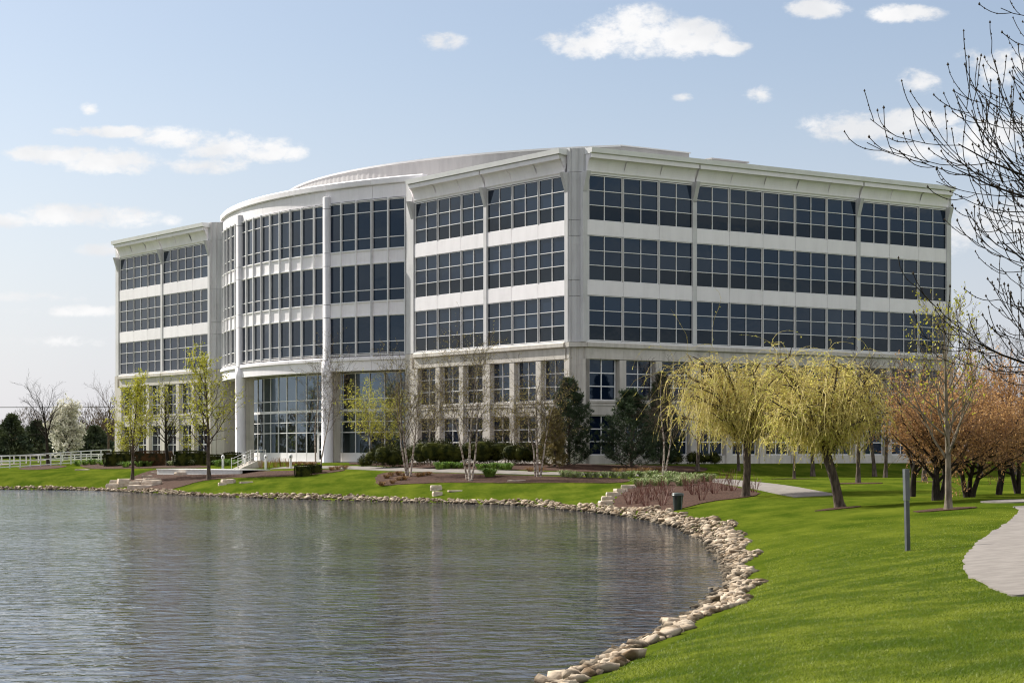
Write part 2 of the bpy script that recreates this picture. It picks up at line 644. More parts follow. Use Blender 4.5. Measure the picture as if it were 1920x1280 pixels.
def drape(name, pts, m, lift, step=.5, jitter=.0, label=None, rounds=2):
    """a sheet lying on the terrain inside a plan outline, its rim turned down into the soil"""
    p = np.asarray(pts, float)
    p = smooth_closed(p, rounds) if rounds else p
    p = resample(p, step)
    if jitter:
        p = p + RNG.normal(0, jitter, p.shape)
    lo, hi = p.min(0), p.max(0)
    gx, gy = np.meshgrid(np.arange(lo[0], hi[0], step), np.arange(lo[1], hi[1], step))
    G = np.stack([gx.ravel(), gy.ravel()], 1)
    ins = np.zeros(len(G), bool)
    for a, b in zip(p, np.roll(p, -1, 0)):
        c = (a[1] > G[:, 1]) != (b[1] > G[:, 1])
        ins ^= c & (G[:, 0] < a[0] + (G[:, 1] - a[1]) * (b[0] - a[0]) / ((b[1] - a[1]) or 1e-9))
    G = G[ins]
    V = np.vstack([p, G])
    n = len(p)
    r = delaunay_2d_cdt([Vector(v) for v in V], [(i, (i + 1) % n) for i in range(n)], [], 1, 1e-5)
    v2 = np.array([tuple(q) for q in r[0]])
    z = terrain(v2) + lift
    b = MB()
    b.add(np.column_stack([v2, z]), None, [tuple(f) for f in r[2]])
    rim = np.column_stack([p, terrain(p) + lift])
    low = rim - (0, 0, lift + .12)
    b.add(np.vstack([rim, low]), [(i, (i + 1) % n, n + (i + 1) % n, n + i) for i in range(n)])
    return tag(b.obj(name, m, smooth=True), label, None, None, 'structure')


def gp(pts):
    return [ground(x, y)[:2] for x, y in pts]


def strip(center, width):
    c = resample(center, 1.0, False)
    t = np.gradient(c, axis=0)
    t /= np.linalg.norm(t, axis=1)[:, None]
    nrm = np.stack([-t[:, 1], t[:, 0]], 1)
    w = np.asarray(width)
    return np.vstack([c + nrm * w / 2, (c - nrm * w / 2)[::-1]])


walk = gp([(520, 877), (600, 875.5), (660, 876.5), (730, 879.5), (800, 882), (900, 884.5), (1000, 887.5), (1090, 889), (1180, 890.5), (1260, 893), (1340, 899), (1400, 907), (1460, 916), (1535, 930)])
drape('path', strip(walk, 1.9), CONC, .035, .6, label='pale concrete walk in front of the office building', rounds=1)
drape('path', gp([(1893, 948), (1912, 956), (1906, 968), (1880, 986), (1842, 1010), (1816, 1034), (1804, 1055), (1810, 1075), (1842, 1096), (1882, 1112), (1925, 1123)]) +
      [(13, 31), (20, 33), (24, 45), (22, 58)], CONC, .03, .4, .03, 'pale concrete path curving at the right edge of the lawn', 2)
drape('path', gp([(1828, 942), (1868, 938.5), (1960, 936.5), (1960, 941.5), (1880, 943)]), CONC, .035, .4, label='sliver of pale path behind the budding tree', rounds=1)

drape('mulch_bed', gp([(712, 886), (760, 886), (850, 888), (960, 891.5), (1060, 894), (1150, 896), (1190, 900), (1165, 906), (1080, 904.5), (960, 906), (860, 904), (760, 907), (712, 912), (702, 899)]),
      MULCH, .03, .5, .05, 'brown bark mulch bed under the birches')
drape('mulch_bed', gp([(1148, 941), (1166, 925), (1190, 906), (1215, 899), (1260, 898), (1330, 903), (1385, 915), (1432, 926), (1400, 933), (1330, 940), (1282, 953), (1250, 961), (1200, 957), (1158, 955)]),
      MULCH, .03, .5, .05, 'brown mulch bed of red twig shrubs by the lake')
drape('mulch_bed', gp([(640, 869), (690, 872), (760, 877), (900, 881), (1080, 885), (1200, 886.5), (1290, 887), (1340, 880), (1290, 873.5), (1180, 872), (1090, 871), (1000, 869), (850, 867), (720, 865.5)]),
      MULCH, .03, .6, .05, 'brown mulch bed along the building behind the walk')
drape('mulch_bed', gp([(232, 905), (268, 886), (300, 879), (450, 884), (560, 882), (650, 879.5), (640, 884), (555, 893), (450, 895), (390, 899), (335, 915), (295, 921), (245, 915)]),
      MULCH, .03, .5, .05, 'brown mulch slope below the white retaining wall')
drape('mulch_bed', gp([(30, 878), (60, 873.5), (105, 872), (132, 874), (92, 879.5), (50, 881)]), MULCH, .03, .5, .05, 'mulch patch under the bare tree by the white fence')
drape('mulch_bed', gp([(140, 870.5), (200, 868), (300, 868), (392, 873), (388, 878), (300, 877), (205, 879), (165, 879)]), MULCH, .03, .5, .05, 'mulch strip in front of the clipped hedges')


def ring(px, py, rx, ry, label):
    x, y, z = ground(px, py)
    th = np.linspace(0, 2 * np.pi, 15)[:-1]
    drape('mulch_bed', [(x + rx * math.cos(t) * rnd.uniform(.85, 1.15), y + ry * math.sin(t) * rnd.uniform(.85, 1.15)) for t in th], MULCH, .025, .3, .03, label, 1)


ring(1772, 955, 1.0, .9, 'mulch ring under the budding tree')
ring(1574, 953, .8, .7, 'mulch ring under the leaning willow')
ring(1612, 906, 1.3, 1.1, 'mulch ring under the slim tree in front of the shaded wall')
ring(1489, 897.5, 1.3, 1.0, 'mulch ring under the thin tree right of the willow trunk')
ring(1738, 903, 1.5, 1.1, 'mulch ring among the far tree trunks')

# ------------------------------------------------------------------ the office building
B = empty('office_building', (BO[0], BO[1], ZB), BA)
tag(B, 'white four storey office building with curved glass bow, tinted windows and flared cornice', 'building')
FL = 4.1
MOD = 3.2
PILE = .124
F2, F3, F4 = 8.5, 12.6, 16.7
WH = 3.0
BXC, BUC, BR, BG = 37.855, 37.908, 40.481, .12314       # plan circle of the bow and angle of one window group
RL = -math.pi / 2


def bow_rot(th):
    return math.atan2(-math.cos(th), -math.sin(th))


def bow_pt(th, out=0.0):
    return BXC - (BR + out) * math.cos(th), BUC + (BR + out) * math.sin(th)


def body():
    arc = [bow_pt(t, -.3) for t in np.linspace(-.43, .43, 41)]
    b = MB()
    b.extrude([(.14, 1.0), (.7, .7), (.9, .14), (36.5, .14), (36.5, 21.8), (1.1, 21.8), (.14, 20.9)], 7.9, 21.15)
    b.extrude([(.14, 54.9), (1.1, 54.0), (36.5, 54.0), (36.5, 75.4), (.14, 75.4)], 7.9, 21.15)
    b.obj('wall', WHITE, B)
    b = MB()
    b.extrude(arc + [(36.4, 54.1), (36.4, 21.7)], 7.23, 21.6)
    b.obj('wall', WHITE, B)
    b = MB()
    b.extrude([(.5, 1.0), (.8, .8), (1.0, .5), (36.5, .5), (36.5, 21.7), (1.4, 21.7), (.5, 20.9)], -1.0, 7.8)
    b.extrude([(.5, 54.9), (1.4, 54.1), (36.5, 54.1), (36.5, 75.3), (.5, 75.3)], -1.0, 7.8)
    b.obj('wall', STONE, B)
    b = MB()
    b.box(9.5, 36, 21.8, 54, -1, 7.2)
    b.obj('lobby_wall', mat('lobby_wall', (.34, .31, .25), (.42, .38, .31), 1, .8), B)
    b = MB()
    b.extrude([bow_pt(t, -.6) for t in np.linspace(-.43, .43, 31)] + [(9.4, 54), (9.4, 21.8)], -.6, .06)
    b.obj('lobby_floor', mat('lobby_floor', (.30, .28, .25), (.36, .34, .3), 1, .4), B)


body()

# ---- shared window meshes (x along the face, -y outward, origin at lower left of the glass)
GW = MOD - .19


def frame_mesh(w, h, cols, rows, bar=.046, dep=.09, edge=None):
    b = MB()
    e = edge or bar
    b.box(-e, 0, -dep, .06, -e, h + e)
    b.box(w, w + e, -dep, .06, -e, h + e)
    b.box(0, w, -dep + .003, .06, -e, 0)
    b.box(0, w, -dep + .003, .06, h, h + e)
    for x in cols:
        b.box(x - bar / 2, x + bar / 2, -dep + .012, .06, 0, h)
    for z in rows:
        b.box(0, w, -dep + .006, .055, z - bar / 2, z + bar / 2)
    return b.mesh('window', FRAME)


def pane_mesh(w, h, m=None):
    b = MB()
    b.box(-w / 2, w / 2, -.012, .012, -h / 2, h / 2)
    return b.mesh('pane', m or GLASS)


def glazing_mesh(w, h, m=None):
    b = MB()
    b.box(0, w, -.012, .012, 0, h)
    return b.mesh('glazing', m or GLASS)


UPW = frame_mesh(GW, WH, [GW / 2], [WH / 3, WH * 2 / 3])
UPP = pane_mesh(GW / 2 - .02, WH / 3 - .02)
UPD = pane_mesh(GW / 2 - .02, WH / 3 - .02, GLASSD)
UPG = glazing_mesh(GW, WH)
SPW = MOD - .03
sp = MB()
sp.box(.015, MOD - .015, -.12, .10, .06, FL - WH - .06)
SPM = sp.mesh('spandrel_panel', WHITE)
ml = MB()
ml.box(-.045, .045, -.11, .10, -.08, WH + .10)
ml.box(-.012, .012, -.13, -.10, -.08, WH + .10)
MLM = ml.mesh('mullion', METAL)
pl = MB()
pl.box(-.19, .19, -.17, .12, 8.36, 19.86)
PLM = pl.mesh('pilaster', GREYP)
bk = MB()
bk.prism([(-.17, 18.55), (-.17, 18.6), (-.60, 19.93), (.02, 19.93), (.02, 18.55)], -.17, .17)
BKM = bk.mesh('bracket', GREYP)


def cove(x0, x1):
    """flared cornice: concave cove, lower fascia, shadow gap, coping"""
    n = 9
    pr = [(-.14, 19.90), (-.20, 19.98)]
    for k in range(n + 1):
        t = k / n
        pr.append((-.20 - .42 * (1 - math.cos(t * math.pi / 2)) ** .9, 19.98 + .86 * math.sin(t * math.pi / 2)))
    pr += [(-.68, 20.84), (-.68, 21.12), (.1, 21.12), (.1, 19.90)]
    b = MB()
    b.prism(pr, x0, x1)
    return b


def coping(x0, x1):
    b = MB()
    b.prism([(-.62, 21.125), (-.62, 21.19), (-.80, 21.19), (-.84, 21.52), (.6, 21.52), (.6, 21.125)], x0, x1)
    return b


CVM = cove(.003, MOD - .003).mesh('cornice_panel', WHITE)


def place(name, data, along, z, face, x=0.0):
    """along = distance on the face from the near corner of the start (right) or far edge (left)"""
    if face == 'R':
        return link(name, data, B, (along, x, z))
    return link(name, data, B, (x, along, z), RL)


def upper_face(face, starts, bays, detail):
    """starts: coordinate of the lower left corner of each window as seen from outside"""
    sgn = 1 if face == 'R' else -1
    for i, s in enumerate(starts):
        for fl in (F2, F3, F4):
            w = place('window', UPW, s, fl, face)
            if detail:
                for c in range(2):
                    for r in range(3):
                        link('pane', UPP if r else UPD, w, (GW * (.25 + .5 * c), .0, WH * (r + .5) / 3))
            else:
                link('glazing', UPG, w, (0, 0, 0))
            if i:
                if i not in bays:
                    place('mullion', MLM, s - sgn * .095, fl, face)
            if fl != F4:
                place('spandrel_panel', SPM, s - sgn * .095, fl + WH, face)
        place('cornice_panel', CVM, s - sgn * .095, 0, face)
    for p in [s for s in bays.values()]:
        place('pilaster', PLM, p, 0, face)
        place('bracket', BKM, p, 0, face)


# right face: windows run away from the corner
rs = [.80 + i * MOD + PILE * ((i >= 3) + (i >= 8)) for i in range(11)]
upper_face('R', rs, {3: rs[3] - .2, 8: rs[8] - .2}, True)
# left face: lower left corner (from outside) is at the larger coordinate
ls = [1.27 + i * MOD + PILE * (i >= 3) + GW for i in range(6)]
upper_face('L', ls[::-1], {3: ls[2] + .2}, True)
fs = [55.45 + i * MOD + PILE * (i >= 3) + GW for i in range(6)]
upper_face('L', fs[::-1], {3: fs[2] + .2}, False)

for face, a, b_ in (('R', .66, 36.3), ('L', 20.65, .95), ('L', 75.1, 55.1)):
    L = abs(b_ - a)
    place('coping', coping(0, L).mesh('coping', COPING), a, 0, face)
    # closing strips under the cornice, sill under the lowest windows
    s = MB()
    s.box(0, L, -.16, .1, 8.33, 8.42)
    place('sill', s.mesh('sill', FRAME), a, 0, face)
    s = MB()
    s.box(0, L, -.11, .1, 19.80, 19.90)
    place('head_strip', s.mesh('head_strip', FRAME), a, 0, face)

# end posts of the window walls, each with its bracket
for face, p in (('R', .58), ('R', 36.18), ('L', 20.75), ('L', 1.02), ('L', 75.0), ('L', 55.2)):
    place('pilaster', PLM, p, 0, face)
    place('bracket', BKM, p, 0, face)


# fluted chamfered corner piers, cut by floor joints
def pier(mirror=False, uo=0.0):
    prof = [(-.10, 1.0), (-.10, .70), (.04, .70), (.04, .58), (.16, .52), (.28, .40), (.33, .42), (.42, .33), (.40, .28), (.52, .16), (.58, .04), (.70, .04), (.70, -.10), (1.0, -.10), (1.0, 1.0)]
    if mirror:
        prof = [(x, uo - y) for x, y in prof]
    cuts = [8.35, 11.48, 12.58, 15.58, 16.68, 19.93, 21.58]
    for z0, z1 in zip(cuts[:-1], cuts[1:]):
        b = MB()
        b.extrude([(x * .985 + .003, y) for x, y in prof], z0 + .012, z1 - .012)
        b.obj('corner_pier', GREYP, B)
    b = MB()
    pr2 = [(x - .03 if x < .9 else x, y) for x, y in prof]
    b.extrude(pr2, -1.0, 7.99)
    b.obj('corner_pier', STONE, B)
    b = MB()
    b.extrude([(-.24, 1.0), (-.24, .6), (.02, .34), (.34, .02), (.6, -.24), (1.0, -.24), (1.0, 1.0)] if not mirror else
              [(-.24, uo - 1.0), (-.24, uo - .6), (.02, uo - .34), (.34, uo - .02), (.6, uo + .24), (1.0, uo + .24), (1.0, uo - 1.0)], 8.0, 8.33)
    b.obj('belt_course', STONE, B)


pier()
# far wing's inner pier faces the corner of the bow
prof = [(-.10, 55.4), (-.10, 54.9), (.04, 54.9), (.16, 54.72), (.30, 54.55), (.36, 54.58), (.50, 54.40), (.48, 54.34), (.66, 54.16), (.85, 54.05), (1.6, 54.0), (4.0, 54.0), (4.0, 55.4)]
cuts = [8.35, 11.48, 12.58, 15.58, 16.68, 19.93, 21.58]
for z0, z1 in zip(cuts[:-1], cuts[1:]):
    b = MB()
    b.extrude(prof, z0 + .012, z1 - .012)
    b.obj('corner_pier', GREYP, B)
b = MB()
b.extrude([(x - .03 if x < .9 else x, y) for x, y in prof], -1.0, 8.33)
b.obj('corner_pier', STONE, B)
# near wing's inner end and the outer ends
for (y0, y1) in ((20.95, 21.75), (75.2, 75.75)):
    b = MB()
    b.box(-.06, 3.2, y0, y1, 8.35, 21.56)
    b.obj('end_wall', GREYP, B)
    b = MB()
    b.box(-.09, 3.2, y0, y1 + .12, -1, 8.33)
    b.obj('end_wall', STONE, B)
b = MB()
b.box(36.32, 36.62, -.06, 40, 8.35, 21.5)
b.obj('end_wall', GREYP, B)
b = MB()
b.box(36.32, 36.75, -.09, 40, -1, 8.33)
b.obj('end_wall', STONE, B)

# ---- lower two storeys of the wings: pillars, recessed windows, stone bands
LW = 2.30
LOWA = frame_mesh(LW, 2.72, [LW / 2], [2.72 / 3, 2.72 * 2 / 3], .07, .08)
LOWG = glazing_mesh(LW, 2.72)
LOWB = frame_mesh(LW, 2.60, [LW / 2], [2.60 / 3, 2.60 * 2 / 3], .07, .08)
LOWBG = glazing_mesh(LW, 2.60)
pm = MB()
pm.box(-.29, .29, -.10, .45, -1.0, 7.17)
PIL = pm.mesh('pillar', STONE)
pm = MB()
pm.box(-.46, .46, -.13, .45, -1.0, 7.17)
PILW = pm.mesh('pillar', STONE)
ap = MB()
ap.box(0, LW + .2, .02, .45, 3.36, 4.30)
ap.box(0, LW + .2, -.03, .45, 4.02, 4.10)
ap.box(0, LW + .2, -.05, .45, 4.22, 4.38)
APM = ap.mesh('apron_panel', STONE)
pn = MB()
pn.box(0, MOD, -.02, .5, -1, .60)
PNM = pn.mesh('plinth', STONE)
fz = MB()
fz.prism([(-.12, 7.2), (-.12, 7.92), (-.16, 7.96), (-.30, 8.02), (-.30, 8.28), (-.20, 8.33), (.3, 8.33), (.3, 7.2)], .006, MOD - .006)
FZM = fz.mesh('belt_course', STONE)


def lower_face(face, starts, wide):
    sgn = 1 if face == 'R' else -1
    for i, s in enumerate(starts):
        w = place('window', LOWA, s + sgn * (.32), 4.44, face, .30)
        link('glazing', LOWG, w, (0, 0, 0))
        w = place('window', LOWB, s + sgn * (.32), .68, face, .30)
        link('glazing', LOWBG, w, (0, 0, 0))
        place('apron_panel', APM, s + sgn * .22, 0, face)
        place('plinth', PNM, s - sgn * .095, 0, face)
        place('belt_course', FZM, s - sgn * .095, 0, face)
        place('pillar', PILW if i in wide else PIL, s - sgn * .10, 0, face)


lower_face('R', rs, (3, 8))
lower_face('L', ls[::-1], (0, 3))
lower_face('L', fs[::-1], (0, 3))
for face, p in (('R', 36.1), ('L', 1.05), ('L', 55.2)):
    place('pillar', PIL, p, 0, face)
for p in (3, 8):
    place('belt_course', FZM, rs[p] - .3, 0, 'R').scale = (.08, .98, 1)

# ---- the bow
PW = 2 * BR * math.sin(BG / 6)                       # width of one pane bay
rows4 = [(16.7, 17.55), (17.55, 19.6), (19.6, 20.42)]
rows3 = [(12.65, 13.5), (13.5, 15.5)]
rows2 = [(8.6, 9.45), (9.45, 11.44)]


def bow_sweep(name, prof, t0, t1, m, n=8):
    """sweep an (outward, z) profile round the bow between two angles"""
    b = MB()
    th = np.linspace(t0, t1, n)
    k = len(prof)
    v = [(*bow_pt(t, o), z) for t in th for o, z in prof]
    q = [(i * k + j, i * k + (j + 1) % k, (i + 1) * k + (j + 1) % k, (i + 1) * k + j) for i in range(n - 1) for j in range(k)]
    b.add(v, q)
    for i in (0, n - 1):
        tri = cdt(prof)[1]
        b.add(v[i * k:(i + 1) * k], None, tri)
    return b.obj(name, m, B)


BPM = {}
for rws in (rows4, rows3, rows2):
    h = rws[-1][1] - rws[0][0]
    BPM[id(rws)] = frame_mesh(PW - .09, h, [], [z1 - rws[0][0] for z0, z1 in rws[:-1]], .06, .08, .04)
bsp = MB()
bsp.box(.012, PW - .012, -.05, .2, 0, 1.0)
BSP = bsp.mesh('spandrel_panel', WHITE)
bml = MB()
bml.box(-.045, .045, -.20, .1, 8.35, 20.6)
BML = bml.mesh('mullion', COPING)
bmw = MB()
bmw.box(-.11, .11, -.17, .1, 8.3, 20.62)
bmw.box(-.02, .02, -.20, -.16, 8.3, 20.62)
BMW = bmw.mesh('mullion', GREYP)
PB = {}
for gidx in range(-4, 3):                            # seven window groups
    for k in range(3):
        t0 = (gidx + .5) * BG + k * BG / 3
        tm = t0 + BG / 6
        vis = t0 > -2.9 * BG                         # the rest hides behind the near wing
        if t0 < -3.45 * BG:
            continue
        rz = bow_rot(tm)
        c, s = math.cos(rz), math.sin(rz)
        px, py = bow_pt(tm)
        # frame origin: left end of the chord as seen from outside
        ox, oy = px - c * PW / 2, py - s * PW / 2
        for rws in (rows2, rows3, rows4):
            w = link('window', BPM[id(rws)], B, (ox + c * .045, oy + s * .045, rws[0][0]), rz)
            for z0, z1 in rws:
                key = round(z1 - z0, 3)
                if key not in PB:
                    PB[key] = pane_mesh(PW - .09, z1 - z0 - .02)
                link('pane', PB[key], w, ((PW - .09) / 2, 0, (z0 + z1) / 2 - rws[0][0]))
        for z in (11.55, 15.6):
            link('spandrel_panel', BSP, B, (ox, oy, z), rz)
        if k or gidx in (-3, -1, 0, 2):
            ex, ey = bow_pt(t0)
            link('mullion', BML if k else BMW, B, (ex, ey, 0), bow_rot(t0))
for g0 in np.arange(-3.5, 3.4, 1.0):
    a0, a1 = g0 * BG + .0004, (g0 + 1) * BG - .0004
    bow_sweep('frieze_panel', [(-.05, 20.62), (.03, 20.62), (.03, 21.64), (-.05, 21.64)], a0, a1, WHITE)
    bow_sweep('cornice_panel', [(-.1, 21.66), (.20, 21.66), (.24, 21.72), (.24, 22.10), (.16, 22.18), (-.5, 22.18), (-.5, 21.66)], a0, a1, WHITE)
    bow_sweep('ledge', [(-.3, 8.02), (.30, 8.02), (.30, 8.24), (.22, 8.30), (-.3, 8.30)], a0, a1, WHITE)
    bow_sweep('fascia_panel', [(-.4, 7.22), (.14, 7.22), (.14, 8.015), (-.4, 8.015)], a0, a1, WHITE)
for z in (8.45, 11.51, 12.58, 15.57, 16.62, 20.52):
    bow_sweep('rail', [(-.02, z - .03), (.14, z - .03), (.14, z + .03), (-.02, z + .03)], -3.45 * BG, 3.5 * BG, FRAME, 60)

# columns: slim shaft in front of the glass above, stout round column below
cm = MB()
cm.lathe([(.36, 8.1), (.36, 21.1), (.30, 21.15)], 28)
CMU = cm.mesh('column', GREYP, False)
for me in (CMU,):
    me.polygons.foreach_set('use_smooth', [len(p.vertices) == 4 for p in me.polygons])
cm = MB()
cm.lathe([(.46, -1.0), (.46, 7.25), (.46, 8.05)], 32)
CML = cm.mesh('column', WHITE, False)
CML.polygons.foreach_set('use_smooth', [len(p.vertices) == 4 for p in CML.polygons])
jm = MB()
for z in (11.5, 12.55, 15.6, 16.65, 20.2, 8.15):
    jm.lathe([(.363, z - .015), (.363, z + .015)], 28)
JM = jm.mesh('joint', DARKIN)
rp = MB()
rp.box(-.35, .35, .25, .95, -1, 7.22)
RPM = rp.mesh('pilaster', STONE)
for k in (-1.5, 1.5):
    x, y = bow_pt(k * BG, .10)
    c = link('column', CMU, B, (x, y, 0))
    link('joint', JM, c, (0, 0, 0))
    link('column', CML, B, (x, y, 0))
    x, y = bow_pt(k * BG, -.05)
    link('pilaster', RPM, B, (x, y, 0), bow_rot(k * BG))

# lobby glass wall, set back under the bow
LR = 1.5
lrows = [.75, 2.42, 3.28, 4.10, 4.24, 5.08, 7.12]
LPW = 2 * (BR - LR) * math.sin(BG / 6)
lf = MB()
for z in lrows:
    lf.box(0, LPW, -.06, .05, z - .035, z + .035)
lf.box(-.035, .035, -.07, .05, .06, 7.2)
lf.box(0, LPW, -.06, .05, .06, .72)
lf.box(0, LPW, -.05, .05, 4.10, 4.24)
LFM = lf.mesh('window', FRAME)
lfd = MB()
for z in lrows[1:]:
    lfd.box(0, LPW, -.06, .05, z - .035, z + .035)
lfd.box(-.035, .035, -.07, .05, .06, 7.2)
lfd.box(0, LPW, -.05, .05, 4.10, 4.24)
LFD = lfd.mesh('window', FRAME)
LPN = [pane_mesh(LPW - .07, z1 - z0 - .05, LOBBY) for z0, z1 in zip(lrows[:-1], lrows[1:])]
dm = MB()
dm.box(.10, .22, -.09, .05, .07, 2.38)
dm.box(LPW - .22, LPW - .10, -.09, .05, .07, 2.38)
dm.box(.22, LPW - .22, -.085, .05, 2.22, 2.38)
dm.box(.22, LPW - .22, -.085, .05, .07, .25)
dm.box(.22, LPW - .22, -.085, .05, 1.0, 1.08)
DM = dm.mesh('door', FRAME)
dp = MB()
dp.box(.22, LPW - .22, -.02, 0, .25, 2.22)
DPM = dp.mesh('pane', LOBBY)
DOORT = -.43 * BG - BG / 2 - BG / 3 * 1.0
for gi in range(-4, 4):
    for k in range(3):
        t0 = gi * BG + BG / 2 + k * BG / 3
        tm = t0 + BG / 6
        if not (-3.1 * BG < tm < 3.3 * BG):
            continue
        rz = bow_rot(tm)
        c, s = math.cos(rz), math.sin(rz)
        px, py = bow_pt(tm, -LR)
        ox, oy = px - c * LPW / 2, py - s * LPW / 2
        isdoor = abs(tm + .98 * BG) < BG / 6
        w = link('window', LFD if isdoor else LFM, B, (ox, oy, 0), rz)
        for (z0, z1), me in zip(zip(lrows[:-1], lrows[1:]), LPN):
            if z1 - z0 < .3 or (isdoor and z1 < 2.5):
                continue
            link('pane', me, w, (LPW / 2, 0, (z0 + z1) / 2))
        if isdoor:
            d = link('door', DM, B, (ox, oy, 0), rz)
            link('pane', DPM, d, (0, 0, 0))
b = MB()
for x, y in ((4.6, 31.0), (4.3, 38.5), (5.0, 45)):
    b.lathe([(.4, 0.06), (.4, 7.2)], 16, (x, y, 0))
b.obj('lobby_column', mat('lobby_column', (.42, .36, .25), (.5, .43, .31), 1, .7), B)
b = MB()
for t in (-.235, -.21, .02, .045):
    x, y = bow_pt(t, -2.1)
    for j in range(9):
        b.tube([(x + .05 * math.sin(j * 2.2), y + .13 * j, .1), (x + .05 * math.sin(j * 2.2), y + .13 * j, 7.1)], .08, 6)
b.obj('curtain', mat('curtain', (.50, .52, .48), (.58, .60, .56), 2, .9), B)

# ---- roof: curved ribbed penthouse, plant box
PXC, PUC, PR, PZ = 41.59, 37.9, 38.13, 24.3
th = np.linspace(-.739, .739, 150)
ptA = [(PXC - PR * math.cos(t), PUC + PR * math.sin(t)) for t in th]
b = MB()
wob = [(PXC - (PR + (.03 if i % 2 else 0)) * math.cos(t), PUC + (PR + (.03 if i % 2 else 0)) * math.sin(t)) for i, t in enumerate(th)]
b.extrude(wob + [(20.2, wob[-1][1]), (20.2, wob[0][1])], 21.0, PZ)
b.obj('penthouse', METAL, B)
b = MB()
k = 4
prf = [(.10, PZ - .05), (.10, PZ + .09), (-.2, PZ + .09), (-.2, PZ - .05)]
v = [(PXC - (PR + o) * math.cos(t), PUC + (PR + o) * math.sin(t), z) for t in th for o, z in prf]
b.add(v, [(i * k + j, i * k + (j + 1) % k, (i + 1) * k + (j + 1) % k, (i + 1) * k + j) for i in range(len(th) - 1) for j in range(k)])
b.box(13.35, 20.28, wob[0][1] - .1, wob[0][1] + .2, PZ + .001, PZ + .095)
b.obj('penthouse_coping', COPING, B)
b = MB()
b.box(15.3, 18.8, 3.8, 7.5, 21.15, 22.45)
b.box(15.2, 18.9, 3.7, 7.6, 22.45, 22.55)
b.obj('plant_box', METAL, B)
b = MB()
b.box(1, 36, 1, 74, 21.16, 21.2)
b.obj('roof', mat('roof_membrane', (.30, .30, .30), (.36, .36, .35), .5, .9), B)

# ------------------------------------------------------------------ riprap and stone slabs
def rock_mesh(seed, m, name='stone', sub=1):
    r = np.random.default_rng(seed)
    import bmesh
    bm = bmesh.new()
    bmesh.ops.create_icosphere(bm, subdivisions=sub, radius=1)
    d = r.normal(0, 1, (4, 3))
    for v in bm.verts:
        n = np.array(v.co)
        s = 1 + .16 * math.sin(3 * n @ d[0]) + .12 * math.sin(4 * n @ d[1] + 1) + r.normal(0, .05)
        # a few flat cuts
        for k in (2, 3):
            e = d[k] / np.linalg.norm(d[k])
            h = n @ e
            if h > .55:
                s *= .55 / h
        v.co = Vector(n * s)
    me = bpy.data.meshes.new(name)
    bm.to_mesh(me)
    bm.free()
    me.materials.append(m)
    me.polygons.foreach_set('use_smooth', [True] * len(me.polygons))
    return me


def build_riprap():
    big = [rock_mesh(s, ROCK) for s in range(8)]
    raw = []
    for s in range(6):
        me = rock_mesh(50 + s, ROCK)
        raw.append((np.array([v.co[:] for v in me.vertices]), np.array([p.vertices[:] for p in me.polygons])))
        bpy.data.meshes.remove(me)
    p = resample(SH, .14)
    root = tag(empty('riprap_edging', (0, 0, 0)), 'band of tumbled tan riprap stones along the lake edge', 'rock edging')
    cand = []
    nxt = np.roll(p, -1, 0)
    for a, b_ in zip(p, nxt):
        if not (14 < a[1] < 166 and -62 < a[0] < 9):
            continue
        t = (b_ - a) / (np.linalg.norm(b_ - a) + 1e-9)
        nrm = np.array([-t[1], t[0]])
        if sdist(np.array([a + nrm * .5]))[0] < 0:
            nrm = -nrm
        far = a[1] > 62
        wid = (.72 if a[1] < 58 else .95) + .22 * math.sin(a[1] * .37) + .2 * math.sin(a[0] * 1.1 + a[1])
        if 60 < a[1] < 100:
            wid += .45
        n = 6 if a[1] < 50 else 5 if not far else 3
        for j in range(n):
            o = -.20 + wid * (j + rnd.random()) / n
            q = a + nrm * o + t * rnd.uniform(-.2, .2)
            sz = rnd.uniform(.05, .125) * (1.15 if far else .95) * (1.45 if rnd.random() < .15 else 1)
            cand.append((q[1], q[0], q[1], o, sz))
    cand.sort()
    mb = MB()
    P = np.array([(c[1], c[2]) for c in cand])
    Z = np.maximum(terrain(P), -.05)
    cnt = 0
    for (k, x, y, o, sz), z in zip(cand, Z):
        sx, sy, szz = sz * rnd.uniform(1.0, 1.8), sz * rnd.uniform(.8, 1.25), sz * rnd.uniform(.45, .8)
        zz = z + szz * .45
        vis = (x / y) * F + 960 > 940 and y < 80
        if cnt < 300 and vis and y > 23:
            o = link('stone', rnd.choice(big), root, (x, y, zz))
            o.scale = (sx, sy, szz)
            o.rotation_euler = (rnd.uniform(-.5, .5), rnd.uniform(-.5, .5), rnd.uniform(0, 6.3))
            cnt += 1
        else:
            v, f = rnd.choice(raw)
            M = Matrix.Rotation(rnd.uniform(0, 6.3), 3, 'Z') @ Matrix.Rotation(rnd.uniform(-.5, .5), 3, 'X')
            v = (v * (sx, sy, szz)) @ np.array(M).T + (x, y, zz)
            mb.add(v, None, f)
    r = mb.obj('riprap_mass', ROCK, root, smooth=True)
    r['kind'] = 'stuff'


build_riprap()


